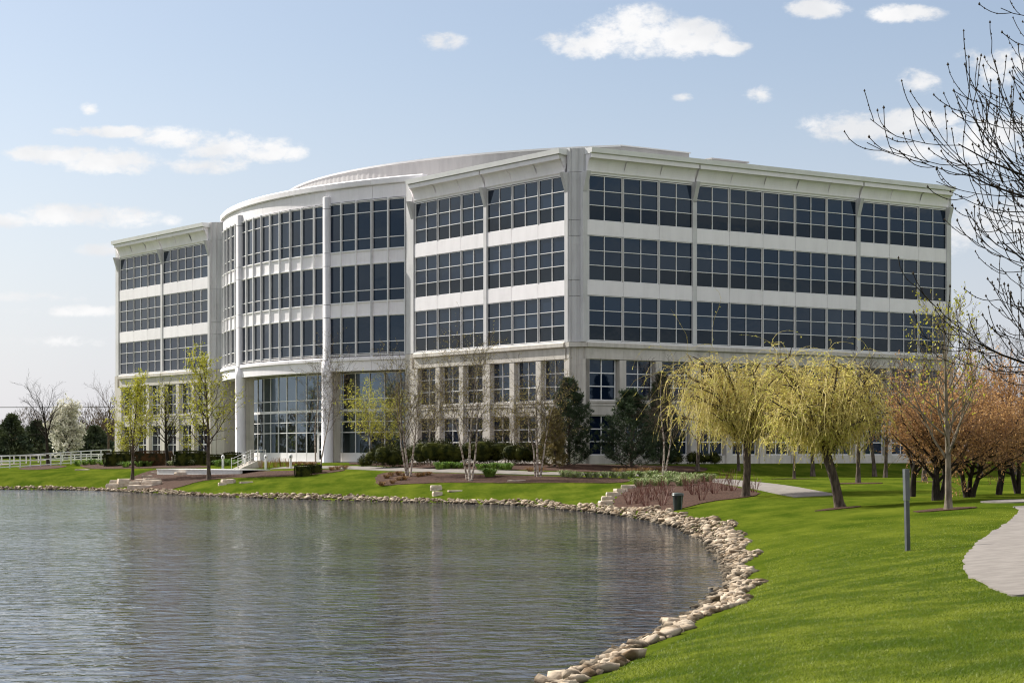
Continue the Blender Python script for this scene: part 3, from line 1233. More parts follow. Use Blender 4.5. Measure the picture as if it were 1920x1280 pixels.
def slab(px, py, w, d, h, label, rz=None, sink=.3, group='flat limestone slabs'):
    x, y, z = ground(px, py)
    w, d, h = w * .72, d * .72, h * .68
    b = MB()
    n = 9
    th = sorted(rnd.uniform(0, 6.28) for _ in range(n))
    th = [(i + rnd.uniform(.1, .9)) * 6.283 / n for i in range(n)]
    rr = [rnd.uniform(.85, 1.1) / max(abs(math.cos(t)), abs(math.sin(t))) ** .75 for t in th]
    lo = [(w / 2 * r * math.cos(t) * 1.0, d / 2 * r * math.sin(t)) for r, t in zip(rr, th)]
    up = [(a * .93 + rnd.uniform(-.02, .02), c * .93) for a, c in lo]
    mid = [(a * 1.03, c * 1.03) for a, c in lo]
    v = [(a, c, -h * sink) for a, c in lo] + [(a, c, h * .55) for a, c in mid] + [(a, c, h + rnd.uniform(-.02, .02)) for a, c in up]
    q = [(l * n + i, l * n + (i + 1) % n, (l + 1) * n + (i + 1) % n, (l + 1) * n + i) for l in range(2) for i in range(n)]
    b.add(v, q, [(2 * n, 2 * n + i, 2 * n + i + 1) for i in range(1, n - 1)])
    o = b.obj('stone_slab', SLAB, None, (x, y, z), rz if rz is not None else rnd.uniform(-.3, .3))
    return tag(o, label, 'stone slab', group)


slab(215, 914, 1.9, 1.2, .45, 'low limestone block at the left foot of the stacked slabs')
slab(222, 908, 1.9, 1.2, .50, 'upper left slab of the stacked stones by the far shore', sink=.1)
slab(234, 911, 1.5, 1.2, .80, 'tall square limestone block in the stacked stones by the far shore')
slab(254, 911, 1.4, 1.0, .50, 'tilted slab in the middle of the stacked shore stones')
slab(265, 904, 1.5, .9, .35, 'small slab above the middle of the stacked shore stones')
slab(284, 910, 2.0, 1.3, .55, 'large slanting slab at the right of the stacked shore stones')
slab(286, 903, 1.9, 1.0, .40, 'flat slab behind the large slanting slab')
slab(262, 916, 2.6, 1.0, .40, 'long low slab at the base of the stacked shore stones')
slab(276, 894, 1.3, .7, .20, 'thin flat stone on the mulch below the white wall')
slab(296, 888, 1.6, .7, .25, 'flat stone at the left end of the white wall')
slab(343, 890, 1.8, .9, .30, 'paired flat stones on the mulch under the white wall')
slab(352, 887, 1.6, .7, .25, 'flat stone just behind the paired stones under the white wall')
slab(428, 906, 1.5, .9, .42, 'reddish block in the lawn below the slim leafy tree')
slab(417, 909, .8, .6, .25, 'small pale stone beside the reddish lawn block')
slab(462, 905, 1.3, .6, .14, 'thin pale flat stone in the lawn below the steps')
slab(578, 888, 1.2, .6, .25, 'grey stone at the foot of the clipped box shrubs')
slab(819, 918, 1.0, .7, .38, 'upper pale block in the lawn near the middle shore')
slab(820, 928, .9, .6, .32, 'lower pale block in the lawn near the middle shore')
slab(853, 921, 1.2, .5, .10, 'thin flat slab right of the two pale lawn blocks')
slab(968, 902, 1.5, .5, .10, 'thin flat stone at the mulch edge below the middle birch')
slab(655, 934, .9, .5, .22, 'grey angular stone on the riprap of the far shore')
slab(156, 881, 1.8, .4, .12, 'long thin kerb stone in the left lawn')
for i, (px, py, w) in enumerate([(1136, 946, 1.0), (1140, 938, .9), (1150, 930, 1.1), (1164, 923, 1.0), (1178, 916, 1.1)]):
    slab(px, py, w, .8, .30, ('lowest', 'second', 'third', 'fourth', 'topmost')[i] + ' of the five rough stone steps beside the mulch bed', .1, group='rough stone steps')

# ------------------------------------------------------------------ built things by the water
def bin_():
    x, y, z = ground(1271, 955.5)
    r = tag(empty('litter_bin', (x, y, z - .03)), 'dark green tapered litter bin on the mulch by the lake', 'litter bin')
    b = MB()
    b.lathe([(.16, 0), (.175, .02), (.225, .60), (.24, .62), (.24, .66), (.2, .66)], 24)
    b.obj('body', mat('bin_green', (.012, .022, .018), (.02, .032, .026), 3, .45), r, smooth=False)
    b = MB()
    b.lathe([(.255, .655), (.262, .70), (.25, .735), (.17, .765), (.02, .775)], 24)
    b.obj('lid', mat('bin_lid', (.05, .065, .06), (.07, .085, .08), 3, .35), r, smooth=True)
    b = MB()
    b.box(-.17, -.06, -.262, -.20, .50, .60)
    b.obj('opening', DARKIN, r)
    b = MB()
    b.tube([(.13, -.20, 0), (.15, -.235, .62)], .022, 6)
    b.obj('strap', mat('bin_strap', (.10, .12, .115), (.12, .14, .13), 3, .5), r)


bin_()


def marker_post():
    x, y, z = ground(1702, 1032)
    r = tag(empty('marker_post', (x, y, z - .05), .25), 'slim dark grey metal marker post standing in the lawn', 'post')
    m = mat('post_grey', (.055, .062, .066), (.075, .083, .088), 4, .5)
    b = MB()
    b.box(-.042, .042, -.05, .05, 0, 1.12)
    b.obj('shaft', m, r)
    b = MB()
    b.box(-.052, .052, -.06, .06, 1.13, 1.80)
    o = b.obj('head', mat('post_head', (.085, .095, .10), (.11, .12, .125), 4, .45), r)
    r.rotation_euler = (0, -.022, .25)


marker_post()


def rails(root, pts, name, posts, rails_z, pr=.045, rr=.035, square=True):
    """posts and horizontal rails along plan points"""
    for p in posts:
        b = MB()
        z = tz(root.location[0] + p[0], root.location[1] + p[1]) - root.location[2]
        b.box(p[0] - pr, p[0] + pr, p[1] - pr, p[1] + pr, z - .2, z + rails_z[-1] + .02)
        b.obj('post', WHITEP, root)
    for h in rails_z:
        b = MB()
        b.tube([(a, c, tz(root.location[0] + a, root.location[1] + c) - root.location[2] + h) for a, c in pts], rr, 4)
        b.obj('rail', WHITEP, root)


def fence(px0, px1, Y0, Y1, n, zs, label):
    a = np.array(col_at(px0, Y0)[:2])
    c = np.array(col_at(px1, Y1)[:2])
    z = tz(*a)
    r = tag(empty('rail_fence', (a[0], a[1], z)), label, 'fence', 'white rail fences left of the building')
    pts = [tuple((c - a) * k / n) for k in range(n + 1)]
    rails(r, pts, 'f', pts, zs, .05, .05)


fence(-40, 208, 184, 189, 13, [.12, .62, 1.12], 'near white three rail fence left of the building')
fence(-20, 207, 204, 208, 10, [.45, .95], 'lower white rail fence behind the near one')


def bollard(px, py, Y, label):
    x, y, z = col_at(px, Y) if Y else ground(px, py)
    r = tag(empty('bollard_light', (x, y, z)), label, 'bollard light', 'white bollard lights by the entrance')
    b = MB()
    b.lathe([(.09, -.1), (.09, .78)], 14)
    b.obj('post', WHITEP, r, smooth=False)
    b = MB()
    b.lathe([(.13, .78), (.14, .80), (.14, .96), (.12, 1.02), (.05, 1.07), (.005, 1.08)], 14)
    b.obj('lamp_head', WHITEP, r, smooth=False)
    b = MB()
    b.box(-.06, .06, -.15, -.1, .83, .93)
    b.obj('lens', mat('lens', (.06, .06, .06), (.1, .1, .1), 2, .3), r)


bollard(418, 865, 158, 'white bollard light standing left of the bow column')
bollard(459, 862, 156, 'white bollard light behind the left stair rail')
bollard(498.5, 864, 153, 'white bollard light behind the right stair rail')
bollard(545, 868, 151, 'white bollard light right of the stairs by the door')


def entrance():
    # long low white retaining wall
    a = np.array(ground(297, 889.5))
    c = np.array(ground(452, 888.5))
    zt = max(zpx(878.5, a[1]), a[2] + .2)
    r = tag(empty('retaining_wall', (a[0], a[1], 0)), 'long low white retaining wall above the mulch slope', 'retaining wall')
    d = (c - a)[:2]
    L = np.hypot(*d)
    r.rotation_euler = (0, 0, math.atan2(d[1], d[0]))
    b = MB()
    b.box(0, L, -.12, .12, zt - 1.0, zt - .06)
    b.obj('wall_face', WHITEP, r)
    b = MB()
    b.box(-.05, L + .05, -.16, 2.6, zt - .058, zt)
    b.obj('cap', WHITEP, r)
    # steps with sloped side walls and rails
    q = np.array(ground(452, 880))
    s = tag(empty('entrance_stairs', (q[0], q[1], q[2]), .5), 'short flight of pale steps with white handrails by the entrance', 'stairs')
    for i in range(4):
        b = MB()
        b.box(.30 * i, 1.6, 0, 1.25, -.4 if i == 0 else .14 * i + .002, .14 * (i + 1))
        b.obj('step', STONE, s)
    for y in (-.14, 1.26):
        b = MB()
        prof = [(-.15, -.4), (-.15, .06), (1.3, .70), (1.7, .70), (1.7, -.4)]
        v = [(x, y + o, z) for o in (0, .13) for x, z in prof]
        b.add(v, [(i, (i + 1) % 5, 5 + (i + 1) % 5, 5 + i) for i in range(5)])
        for o in (0, 5):
            b.add(v[o:o + 5], [(0, 1, 2, 4)], [(2, 3, 4)])
        b.obj('side_wall', STONE, s)
    for y in (-.08, 1.32):
        b = MB()
        for h in (.45, .88):
            b.tube([(-.3, y, h), (-.1, y, h), (1.3, y, h + .62), (2.0, y, h + .62)], .02, 6)
        b.obj('handrail', WHITEP, s)
        for x, zb in ((-.28, 0), (.6, .30), (1.3, .62), (1.98, .62)):
            b = MB()
            b.tube([(x, y, zb - .1), (x, y, zb + .90)], .02, 6)
            b.obj('rail_post', WHITEP, s)


entrance()

# ------------------------------------------------------------------ plants: generators
UPV = np.array([0, 0, 1.0])


def unit(v):
    return v / (np.linalg.norm(v) + 1e-9)


def grow(r, p, d, L, rad, lv, spec, out, tips, shape=None):
    s = spec[lv]
    n = s['seg']
    pts = [p]
    dirs = [d]
    for i in range(n):
        tr = s.get('trop', 0)
        if 'trop2' in s:
            tr = tr + (s['trop2'] - tr) * (i / max(1, n - 1))
        d = unit(d + r.normal(0, s.get('wob', .1), 3) + tr * UPV)
        p = p + d * (L / n)
        pts.append(p)
        dirs.append(d)
    pts = np.array(pts)
    t = np.linspace(0, 1, n + 1)
    rr = rad * (1 - (1 - s.get('taper', .3)) * t)
    out.append((pts, rr, lv))
    if lv + 1 >= len(spec):
        tips.append((pts, np.array(dirs)))
        return
    c = spec[lv + 1]
    k = c['n'] if not isinstance(c['n'], tuple) else int(r.integers(c['n'][0], c['n'][1] + 1))
    az = r.uniform(0, 6.28)
    for j in range(k):
        f = c.get('start', .3) + (c.get('end', 1) - c.get('start', .3)) * (j + r.uniform(0, 1)) / k
        f = min(f, .999)
        x = f * n
        i0 = int(x)
        q = pts[i0] + (pts[i0 + 1] - pts[i0]) * (x - i0)
        dd = dirs[min(i0 + 1, n)]
        az += 2.4 + r.normal(0, .5)
        a = unit(np.cross(dd, UPV if abs(dd[2]) < .95 else np.array([1.0, 0, 0])))
        b = np.cross(dd, a)
        ang = c['ang'] + r.normal(0, .12) - c.get('angf', 0) * f
        nd = unit(math.cos(ang) * dd + math.sin(ang) * (math.cos(az) * a + math.sin(az) * b))
        ln = c['len'] * L * r.uniform(.75, 1.15)
        if lv == 0 and shape:
            ln *= shape(f)
        grow(r, q, nd, ln, max(min(rr[i0] * c.get('rr', .55), rad), .004), lv + 1, spec, out, tips, shape)


def wood(out, base_sides=8, minr=.006):
    b = MB()
    for pts, rr, lv in out:
        b.tube(pts, np.maximum(rr, minr), max(3, base_sides - 2 * lv), lv == 0)
    return b


def leaf_cards(c, size, r, ratio=.6, dirs=None, droop=0.0):
    """one small leaf blade (quad) at every point"""
    n = len(c)
    a = r.normal(0, 1, (n, 3)) if dirs is None else dirs + r.normal(0, .45, (n, 3))
    a[:, 2] -= droop
    a /= np.linalg.norm(a, axis=1)[:, None] + 1e-9
    e = np.cross(a, r.normal(0, 1, (n, 3)))
    e /= np.linalg.norm(e, axis=1)[:, None] + 1e-9
    s = (np.asarray(size) * r.uniform(.65, 1.35, n))[:, None]
    p0 = c
    p2 = c + a * s
    m = c + a * s * .5
    v = np.stack([p0, m + e * s * ratio * .5, p2, m - e * s * ratio * .5], 1)
    q = np.arange(n * 4).reshape(-1, 4)
    return v.reshape(-1, 3), q


def along(tips, per, r, spread=0.0, lo=.2):
    P, D = [], []
    for pts, dirs in tips:
        f = r.uniform(lo, 1, per) * (len(pts) - 1.001)
        i = f.astype(int)
        P.append(pts[i] + (pts[i + 1] - pts[i]) * (f - i)[:, None])
        D.append(dirs[i + 1])
    P = np.concatenate(P)
    return P + r.normal(0, spread, P.shape) * (spread > 0), np.concatenate(D)


def tree_obj(name, loc, label, cat='tree', group=None):
    return tag(empty(name, loc), label, cat, group)


def px_tree(px, py, top, Y=None):
    x, y, z = ground(px, py) if Y is None else col_at(px, Y)
    return x, y, z, (zpx(top, y) - z)


def leafmat(name, c1, c2, trans=.35, scale=1.3):
    return mat(name, c1, c2, scale, .6, spec=.25, trans=trans, detail=6, lo=.38, hi=.62)


PEARL = leafmat('pear_leaf', (.36, .38, .03), (.56, .53, .075))
WILLL = leafmat('willow_leaf', (.46, .46, .085), (.78, .68, .21), .48)
WILLT = mat('willow_twig', (.50, .40, .11), (.70, .56, .20), 2, .7)
CRABT = mat('crab_twig', (.22, .13, .08), (.36, .22, .13), 4, .9)
CRABL = leafmat('crab_leaf', (.44, .235, .085), (.66, .40, .17), .42)
CATK = leafmat('birch_catkin', (.34, .28, .07), (.5, .41, .12), .2)
MAPL = leafmat('maple_bud', (.38, .38, .03), (.5, .46, .06), .35)
SHRL = leafmat('serviceberry_leaf', (.36, .38, .05), (.58, .54, .09))
PINEL = mat('pine_needle', (.020, .038, .018), (.072, .105, .045), 2.2, .6, spec=.3, detail=5, trans=.1)
YEWL = mat('yew_leaf', (.014, .021, .005), (.075, .080, .014), 2.5, .8, spec=.1, detail=6)
YEWR = mat('yew_rust_leaf', (.030, .030, .010), (.13, .06, .02), 2.5, .7, spec=.2, detail=6)
BLOSS = leafmat('blossom', (.55, .53, .42), (.72, .70, .60), .3)
LILY = leafmat('daylily_leaf', (.10, .19, .028), (.22, .33, .06), .25, 2)
HOSTA = leafmat('variegated_leaf', (.16, .23, .06), (.44, .47, .26), .25, 4)
TUFT = leafmat('dry_grass', (.17, .085, .028), (.32, .19, .075), .2, 4)
REDT = mat('red_twig', (.12, .036, .024), (.24, .09, .06), 3, .6)
CEDL = mat('far_evergreen', (.05, .07, .045), (.13, .15, .075), .6, .8, spec=.2, detail=6)
BRNT = mat('far_brown_twig', (.11, .08, .055), (.20, .145, .09), .5, .9, spec=.1, detail=6)


def simple_tree(name, px, py, top, spec, seed, label, bark, trunk_r, leaf=None, leaf_n=0, leaf_s=.1, lspread=.03, shape=None, lean=(0, 0), Y=None, group=None,
                trunk_f=1.0, ratio=.6, lo=.2, sides=8, cat='tree', minr=.006, rot=0):
    x, y, z, H = px_tree(px, py, top, Y)
    r = np.random.default_rng(seed)
    root = tree_obj(name, (x, y, z - .05), label, cat, group)
    out, tips = [], []
    grow(r, np.zeros(3), unit(np.array([lean[0], lean[1], 1.0])), H * trunk_f, trunk_r, 0, spec, out, tips, shape)
    out[0][1][0] *= 1.35
    # bring the crown to the height the tree has in the picture
    zm = max(p[:, 2].max() for p, _, _ in out)
    k = (H + .05) / zm
    out = [(p * (k, k, k), rr, lv) for p, rr, lv in out]
    tips = [(p * k, d) for p, d in tips]
    wood(out, sides, minr).obj('trunk', bark, root, smooth=True)
    if leaf:
        c, d = along(tips, leaf_n, r, lspread, lo)
        b = MB()
        b.add(*leaf_cards(c, leaf_s, r, ratio))
        b.obj('crown', leaf, root)
    return root


# ---- slim leafing trees on the left
PEAR = [dict(seg=12, wob=.035, trop=.05, taper=.12), dict(n=26, start=.22, end=.97, ang=.95, angf=.3, len=.36, seg=6, wob=.10, trop=.10, rr=.42, taper=.3),
        dict(n=8, start=.2, ang=.75, len=.42, seg=4, wob=.14, trop=.06, rr=.5), dict(n=4, start=.25, ang=.7, len=.45, seg=3, wob=.16, trop=.03, rr=.5)]
shp = lambda f: 1.12 - .85 * max(0, f - .25)
simple_tree('pear_tree', 248, 899, 690, PEAR, 3, 'slim tree with yellow green spring leaves nearest the stacked slabs', BARK, .13, PEARL, 6, .13, .06, shp, group='leafing trees left of the bow')
simple_tree('pear_tree', 392, 899, 640, PEAR, 5, 'taller tree with yellow green spring leaves in front of the bow', BARK, .15, PEARL, 5, .13, .06, shp, group='leafing trees left of the bow')
simple_tree('pear_tree', 315, 873, 700, PEAR, 8, 'darker sparsely leafed tree between the two leafing trees', BARKD, .15, PEARL, 1, .13, .05, shp, group='leafing trees left of the bow')
SMALL = [dict(seg=7, wob=.06, trop=.05, taper=.3), dict(n=14, start=.25, end=.98, ang=.8, len=.5, seg=4, wob=.12, trop=.08, rr=.5), dict(n=7, start=.2, ang=.7, len=.5, seg=3, wob=.15, rr=.5)]
for i, (px, s, wd) in enumerate([(225, 21, 'left'), (238, 22, 'middle'), (355, 23, 'right')]):
    simple_tree('sapling', px, 868, (815, 812, 800)[i], SMALL, s, 'thin leafing sapling in front of the hedge, ' + ('leftmost of three', 'second of three', 'rightmost of three')[i], BARK, .035, PEARL, 4, .10, .04, group='saplings by the hedge', Y=(182, 181, 172)[i])

# ---- bare tree, blossom tree and bare tree behind, far left
BARE = [dict(seg=9, wob=.05, trop=.04, taper=.25), dict(n=13, start=.28, end=.97, ang=.75, angf=.25, len=.52, seg=7, wob=.11, trop=.09, rr=.5, taper=.3),
        dict(n=8, start=.2, ang=.6, len=.42, seg=5, wob=.14, trop=.06, rr=.5), dict(n=5, start=.2, ang=.6, len=.45, seg=3, wob=.15, trop=.05, rr=.5)]
simple_tree('bare_tree', 90, 872, 688, BARE, 31, 'bare dark tree standing in front of the white fence', BARKD, .17, lean=(-.02, 0))
simple_tree('bare_tree', 203, 862, 690, BARE, 33, 'bare pale tree beside the far left corner of the building', BARK, .16, Y=215)
simple_tree('blossom_tree', 124, 862, 744, [dict(seg=5, wob=.05, trop=.04, taper=.4), dict(n=22, start=.15, end=.98, ang=1.0, angf=.5, len=.5, seg=5, wob=.12, trop=.08, rr=.5),
            dict(n=9, start=.2, ang=.7, len=.45, seg=4, wob=.15, rr=.5), dict(n=4, start=.2, ang=.7, len=.45, seg=2, wob=.15, rr=.5)], 35,
            'white blossoming tree behind the bare tree by the fence', BARKD, .2, BLOSS, 7, .26, .16, Y=230, ratio=.8)

# ---- birches in front of the building
BIRCH = [dict(seg=11, wob=.045, trop=.045, taper=.12), dict(n=17, start=.30, end=.97, ang=.75, angf=.2, len=.34, seg=6, wob=.11, trop=.04, rr=.38, taper=.3),
         dict(n=7, start=.15, ang=.65, len=.48, seg=4, wob=.15, trop=-.02, rr=.5), dict(n=4, start=.2, ang=.6, len=.5, seg=3, wob=.15, trop=-.06, rr=.6)]


def birch(stems, py, seed, label, top, cat_n=2, Y=None, rad=.085):
    x, y, z = ground(stems[0][0], py) if Y is None else col_at(stems[0][0], Y)
    H = zpx(top, y) - z
    root = tree_obj('birch_tree', (x, y, z - .05), label, 'birch tree', 'river birches in front of the building')
    allt = []
    for i, (px, dx, hf) in enumerate(stems):
        r = np.random.default_rng(seed + i)
        out, tips = [], []
        x0 = (px - stems[0][0]) / F * y
        grow(r, np.array([x0, r.uniform(-.2, .2), 0]), unit(np.array([dx, r.uniform(-.06, .06), 1.0])), H * hf, rad * (1 if i == 0 else .8), 0, BIRCH, out, tips)
        wood([o for o in out if o[2] == 0], 8, .006).obj('trunk', BIRCHB, root, smooth=True)
        wood([o for o in out if o[2] > 0], 8, .0055).obj('branches', BARK, root, smooth=True)
        allt += tips
    r = np.random.default_rng(seed + 50)
    c, d = along(allt, cat_n, r, .03)
    b = MB()
    b.add(*leaf_cards(c, .075, r, .45, None, .8))
    b.obj('crown', CATK, root)


birch([(765, -.03, .95), (769, .10, .9), (762, -.16, .85)], 894, 40, 'multi stem birch left of the centre at the mulch edge', 690)
birch([(880, -.02, 1.0), (884, .16, .85), (876, -.13, .9)], 901, 44, 'tallest multi stem birch in the middle of the mulch bed', 672, 3)
birch([(1008, 0, .9), (1013, .14, .85), (1004, -.1, .7)], 894, 48, 'multi stem birch in front of the left pine', 700)
birch([(592, -.04, .9), (602, .09, 1.0)], 872, 52, 'two stem bare birch in front of the round column by the door', 690, 1, rad=.07)
birch([(1243, -.05, .95), (1246, .12, .8)], 893, 56, 'pale thin birch between the pines and the willow', 700, 0, rad=.07)
birch([(800, .03, .8), (806, .16, .7)], 868, 60, 'slender birch stems behind the dark yews', 700, 2, 141, .05)
birch([(948, -.05, .8), (952, .15, .75)], 868, 64, 'slender birch stems behind the yews right of the middle', 735, 2, 139.5, .05)

# ---- yellow green multi stem shrub tree before the lobby
x, y, z, H = px_tree(706, 866, 735, 149)
root = tree_obj('serviceberry_tree', (x, y, z - .05), 'rounded yellow green multi stem small tree before the lobby glass', 'small tree')
allt = []
bw = MB()
for i in range(6):
    r = np.random.default_rng(70 + i)
    out, tips = [], []
    a = i * 1.05
    grow(r, np.array([.12 * math.cos(a), .12 * math.sin(a), 0]), unit(np.array([.36 * math.cos(a), .36 * math.sin(a), 1])), H * r.uniform(.78, .98), .035, 0,
         [dict(seg=7, wob=.06, trop=.02, taper=.3), dict(n=13, start=.3, ang=.7, len=.36, seg=4, wob=.12, trop=.04, rr=.5), dict(n=7, start=.2, ang=.7, len=.45, seg=3, wob=.15, rr=.5)], out, tips)
    for p, rr, lv in out:
        bw.tube(p, np.maximum(rr, .005), 5 - lv if lv < 2 else 3)
    allt += tips
bw.obj('trunk', BARKL, root, smooth=True)
r = np.random.default_rng(79)
c, d = along(allt, 12, r, .06)
b = MB()
b.add(*leaf_cards(c, .10, r, .6))
b.obj('crown', SHRL, root)


# ---- pines
def pine(px, py, top, halfw, seed, label, Y=None, pm_=None, dens=1.0):
    x, y, z, H = px_tree(px, py, top, Y)
    R = halfw / F * y
    r = np.random.default_rng(seed)
    root = tree_obj('pine_tree', (x, y, z - .05), label, 'pine tree', 'dark pines at the corner of the building')
    bw, C, D = MB(), [], []
    bw.tube(np.array([[0, 0, 0], [.03, 0, H * .5], [0, .02, H * .97]]), [.11, .07, .02], 7)
    n = int(H * 24 * dens)
    for i in range(n):
        f = (i + r.uniform(0, 1)) / n
        hz = H * (.04 + .94 * f)
        prof = (1 - f) ** .62 * (.72 + .28 * min(1, f / .18)) + .05
        L = R * prof * r.uniform(.62, 1.32)
        az = i * 2.4 + r.normal(0, .35)
        d0 = np.array([math.cos(az), math.sin(az), .25 + .55 * f])
        k = 6
        pts = [np.array([0, 0, hz - .18 * L])]
        d = unit(d0)
        for j in range(k):
            d = unit(d + np.array([0, 0, .06]) + r.normal(0, .06, 3))
            pts.append(pts[-1] + d * L / k)
        pts = np.array(pts)
        bw.tube(pts, np.linspace(.022, .006, k + 1), 4)
        for j in range(2, k + 1):
            m = 2 if j < 4 else 7
            sd = unit(np.cross(d, UPV))
            for q in range(m):
                off = sd * r.normal(0, .15) * (1.2 - j / k * .5) + np.array([0, 0, r.normal(.02, .07)]) + r.normal(0, .05, 3)
                C.append(pts[j] + off)
                D.append(unit(d * .7 + off * 2 + np.array([0, 0, .5])))
    bw.obj('trunk', BARK, root, smooth=True)
    C, D = np.array(C), np.array(D)
    per = 9
    Cn = np.repeat(C, per, 0)
    Dn = np.repeat(D, per, 0) + r.normal(0, .55, (len(Cn), 3))
    b = MB()
    b.add(*leaf_cards(Cn, .21, r, .15, Dn))
    b.obj('crown', pm_ or PINEL, root)


pine(1066, 884, 712, 60, 81, 'dark pine left of the building corner', 133)
pine(1183, 886, 735, 70, 82, 'dark bushy pine right of the building corner', 132)
pine(1240, 880, 700, 40, 83, 'taller dark pine half hidden behind the willow', 138)
pine(1040, 884, 770, 28, 84, 'small brownish conifer in front of the left pine', 131, leafmat('dry_needle', (.13, .11, .035), (.22, .17, .06), .2), .5)

# ---- willows
def willow(px, py, top, seed, label, Rl, Rr, lean, nl, droop_to, fork):
    x, y, z, H = px_tree(px, py, top)
    r = np.random.default_rng(seed)
    root = tree_obj('willow_tree', (x, y, z - .05), label, 'willow tree', 'yellow green weeping willows')
    bw = MB()
    th = H * fork
    tip = np.array([lean[0] * th, lean[1] * th, th])
    bw.tube(np.array([[0, 0, 0], tip * .12 + [.0, 0, 0], tip * .5 + [.05, 0, .0], tip]), [.24, .185, .16, .17], 10)
    strands = []
    for i in range(nl):
        az = i * 2.4 + r.normal(0, .25)
        cx = math.cos(az)
        R = (Rr if cx > 0 else Rl) * r.uniform(.55, 1.0)
        Ry = min(Rl, Rr) * r.uniform(.55, 1.0)
        hh = H * r.uniform(.58, 1.0) * (1 - .20 * (R / max(Rl, Rr)) ** 2)
        end = np.array([tip[0] * .6 + R * cx, tip[1] + Ry * math.sin(az), hh])
        k = 9
        t = np.linspace(0, 1, k)[:, None]
        mid = tip + (end - tip) * [.35, .35, .75]
        p = (1 - t) ** 2 * tip + 2 * t * (1 - t) * mid + t * t * end
        p[1:] += r.normal(0, .06, (k - 1, 3))
        bw.tube(p, np.linspace(.09, .018, k), 6)
        # arching side shoots, each ending in hanging strands
        for j in range(19):
            f = r.uniform(.3, 1)
            q = p[int(f * (k - 1.01))] + r.normal(0, .05, 3)
            d = unit(np.array([r.normal(0, 1), r.normal(0, 1), r.uniform(.2, 1.3)]))
            L = r.uniform(.35, .9) * (H / 6)
            sh = [q]
            for s in range(5):
                d = unit(d + r.normal(0, .16, 3) + [0, 0, -.16])
                sh.append(sh[-1] + d * L / 5)
            sh = np.array(sh)
            bw.tube(sh, np.linspace(.014, .006, 6), 4)
            for h in range(4):
                a = sh[int(r.integers(1, 6))]
                d2 = unit(np.array([r.normal(0, .9), r.normal(0, .9), r.uniform(-.3, 1.1)]))
                bottom = droop_to * H * r.uniform(.8, 1.7)
                L2 = min(max(a[2] - bottom, .3), r.uniform(.35, 3.1) * H / 6)
                st = [a]
                m = 7
                for s in range(m):
                    d2 = unit(d2 + r.normal(0, .21, 3) + [0, 0, -.36])
                    st.append(st[-1] + d2 * L2 / m)
                strands.append(np.array(st))
    bw.obj('trunk', BARK, root, smooth=True)
    bt = MB()
    for s in strands:
        bt.tube(s, np.linspace(.0075, .004, len(s)), 3, False)
    bt.obj('twigs', WILLT, root)
    C, D = [], []
    for s in strands:
        n = 11
        f = r.uniform(0, 1, n) * (len(s) - 1.001)
        i = f.astype(int)
        C.append(s[i] + (s[i + 1] - s[i]) * (f - i)[:, None])
        D.append((s[i + 1] - s[i]) / (np.linalg.norm(s[i + 1] - s[i], axis=1)[:, None] + 1e-9))
    C, D = np.concatenate(C), np.concatenate(D)
    b = MB()
    b.add(*leaf_cards(C, .10, r, .25, D * 1.0, .1))
    b.obj('crown', WILLL, root)


willow(1398, 931, 632, 91, 'large weeping willow with straight trunk behind the litter bin', 4.4, 4.3, (.02, 0), 46, .27, .34)
willow(1576, 951, 655, 92, 'smaller weeping willow with leaning trunk on the lawn', 3.0, 2.1, (-.26, 0), 27, .28, .34)

# ---- orange brown crab apples and the budding tree on the right lawn
CRAB = [dict(seg=6, wob=.07, trop=.03, taper=.55), dict(n=11, start=.3, end=1, ang=.85, len=1.05, seg=7, wob=.13, trop=.035, rr=.6, taper=.3),
        dict(n=9, start=.2, ang=.65, len=.45, seg=5, wob=.16, trop=.05, rr=.5), dict(n=5, start=.15, ang=.65, len=.5, seg=3, wob=.18, trop=.04, rr=.5),
        dict(n=2, start=.2, ang=.65, len=.55, seg=2, wob=.18, rr=.6)]


def crab(stems, py, top, seed, label, halfw, leaf_n=3, Y=None):
    x, y, z = ground(stems[0][0], py) if Y is None else col_at(stems[0][0], Y)
    H = zpx(top, y) - z
    root = tree_obj('crabapple_tree', (x, y, z - .05), label, 'crab apple tree', 'orange brown crab apple trees')
    allt, outs = [], []
    for i, (px, dx) in enumerate(stems):
        r = np.random.default_rng(seed + i)
        out, tips = [], []
        grow(r, np.array([(px - stems[0][0]) / F * y, r.uniform(-.15, .15), 0]), unit(np.array([dx, r.uniform(-.15, .15), 1.0])), H * .42, .10 if len(stems) > 1 else .13, 0, CRAB, out, tips)
        outs.append(out)
        allt += tips
    zm = max(p[:, 2].max() for o in outs for p, _, _ in o)
    xm = np.percentile(np.abs(np.concatenate([p[:, 0] for o in outs for p, _, _ in o])), 98)
    kx, kz = min(1.5, max(.6, halfw / F * y / xm)), H / zm
    sc = np.array([kx, kx, kz])
    for o in outs:
        wood([(p * sc, rr, lv) for p, rr, lv in o if lv < 2], 9, .005).obj('trunk', BARKD, root, smooth=True)
        wood([(p * sc, rr, lv) for p, rr, lv in o if lv >= 2], 9, .0045).obj('branches', CRABT, root, smooth=True)
    r = np.random.default_rng(seed + 90)
    c, d = along([(p * sc, d) for p, d in allt], leaf_n, r, .035, .0)
    b = MB()
    b.add(*leaf_cards(c, .085, r, .5))
    b.obj('crown', CRABL, root)


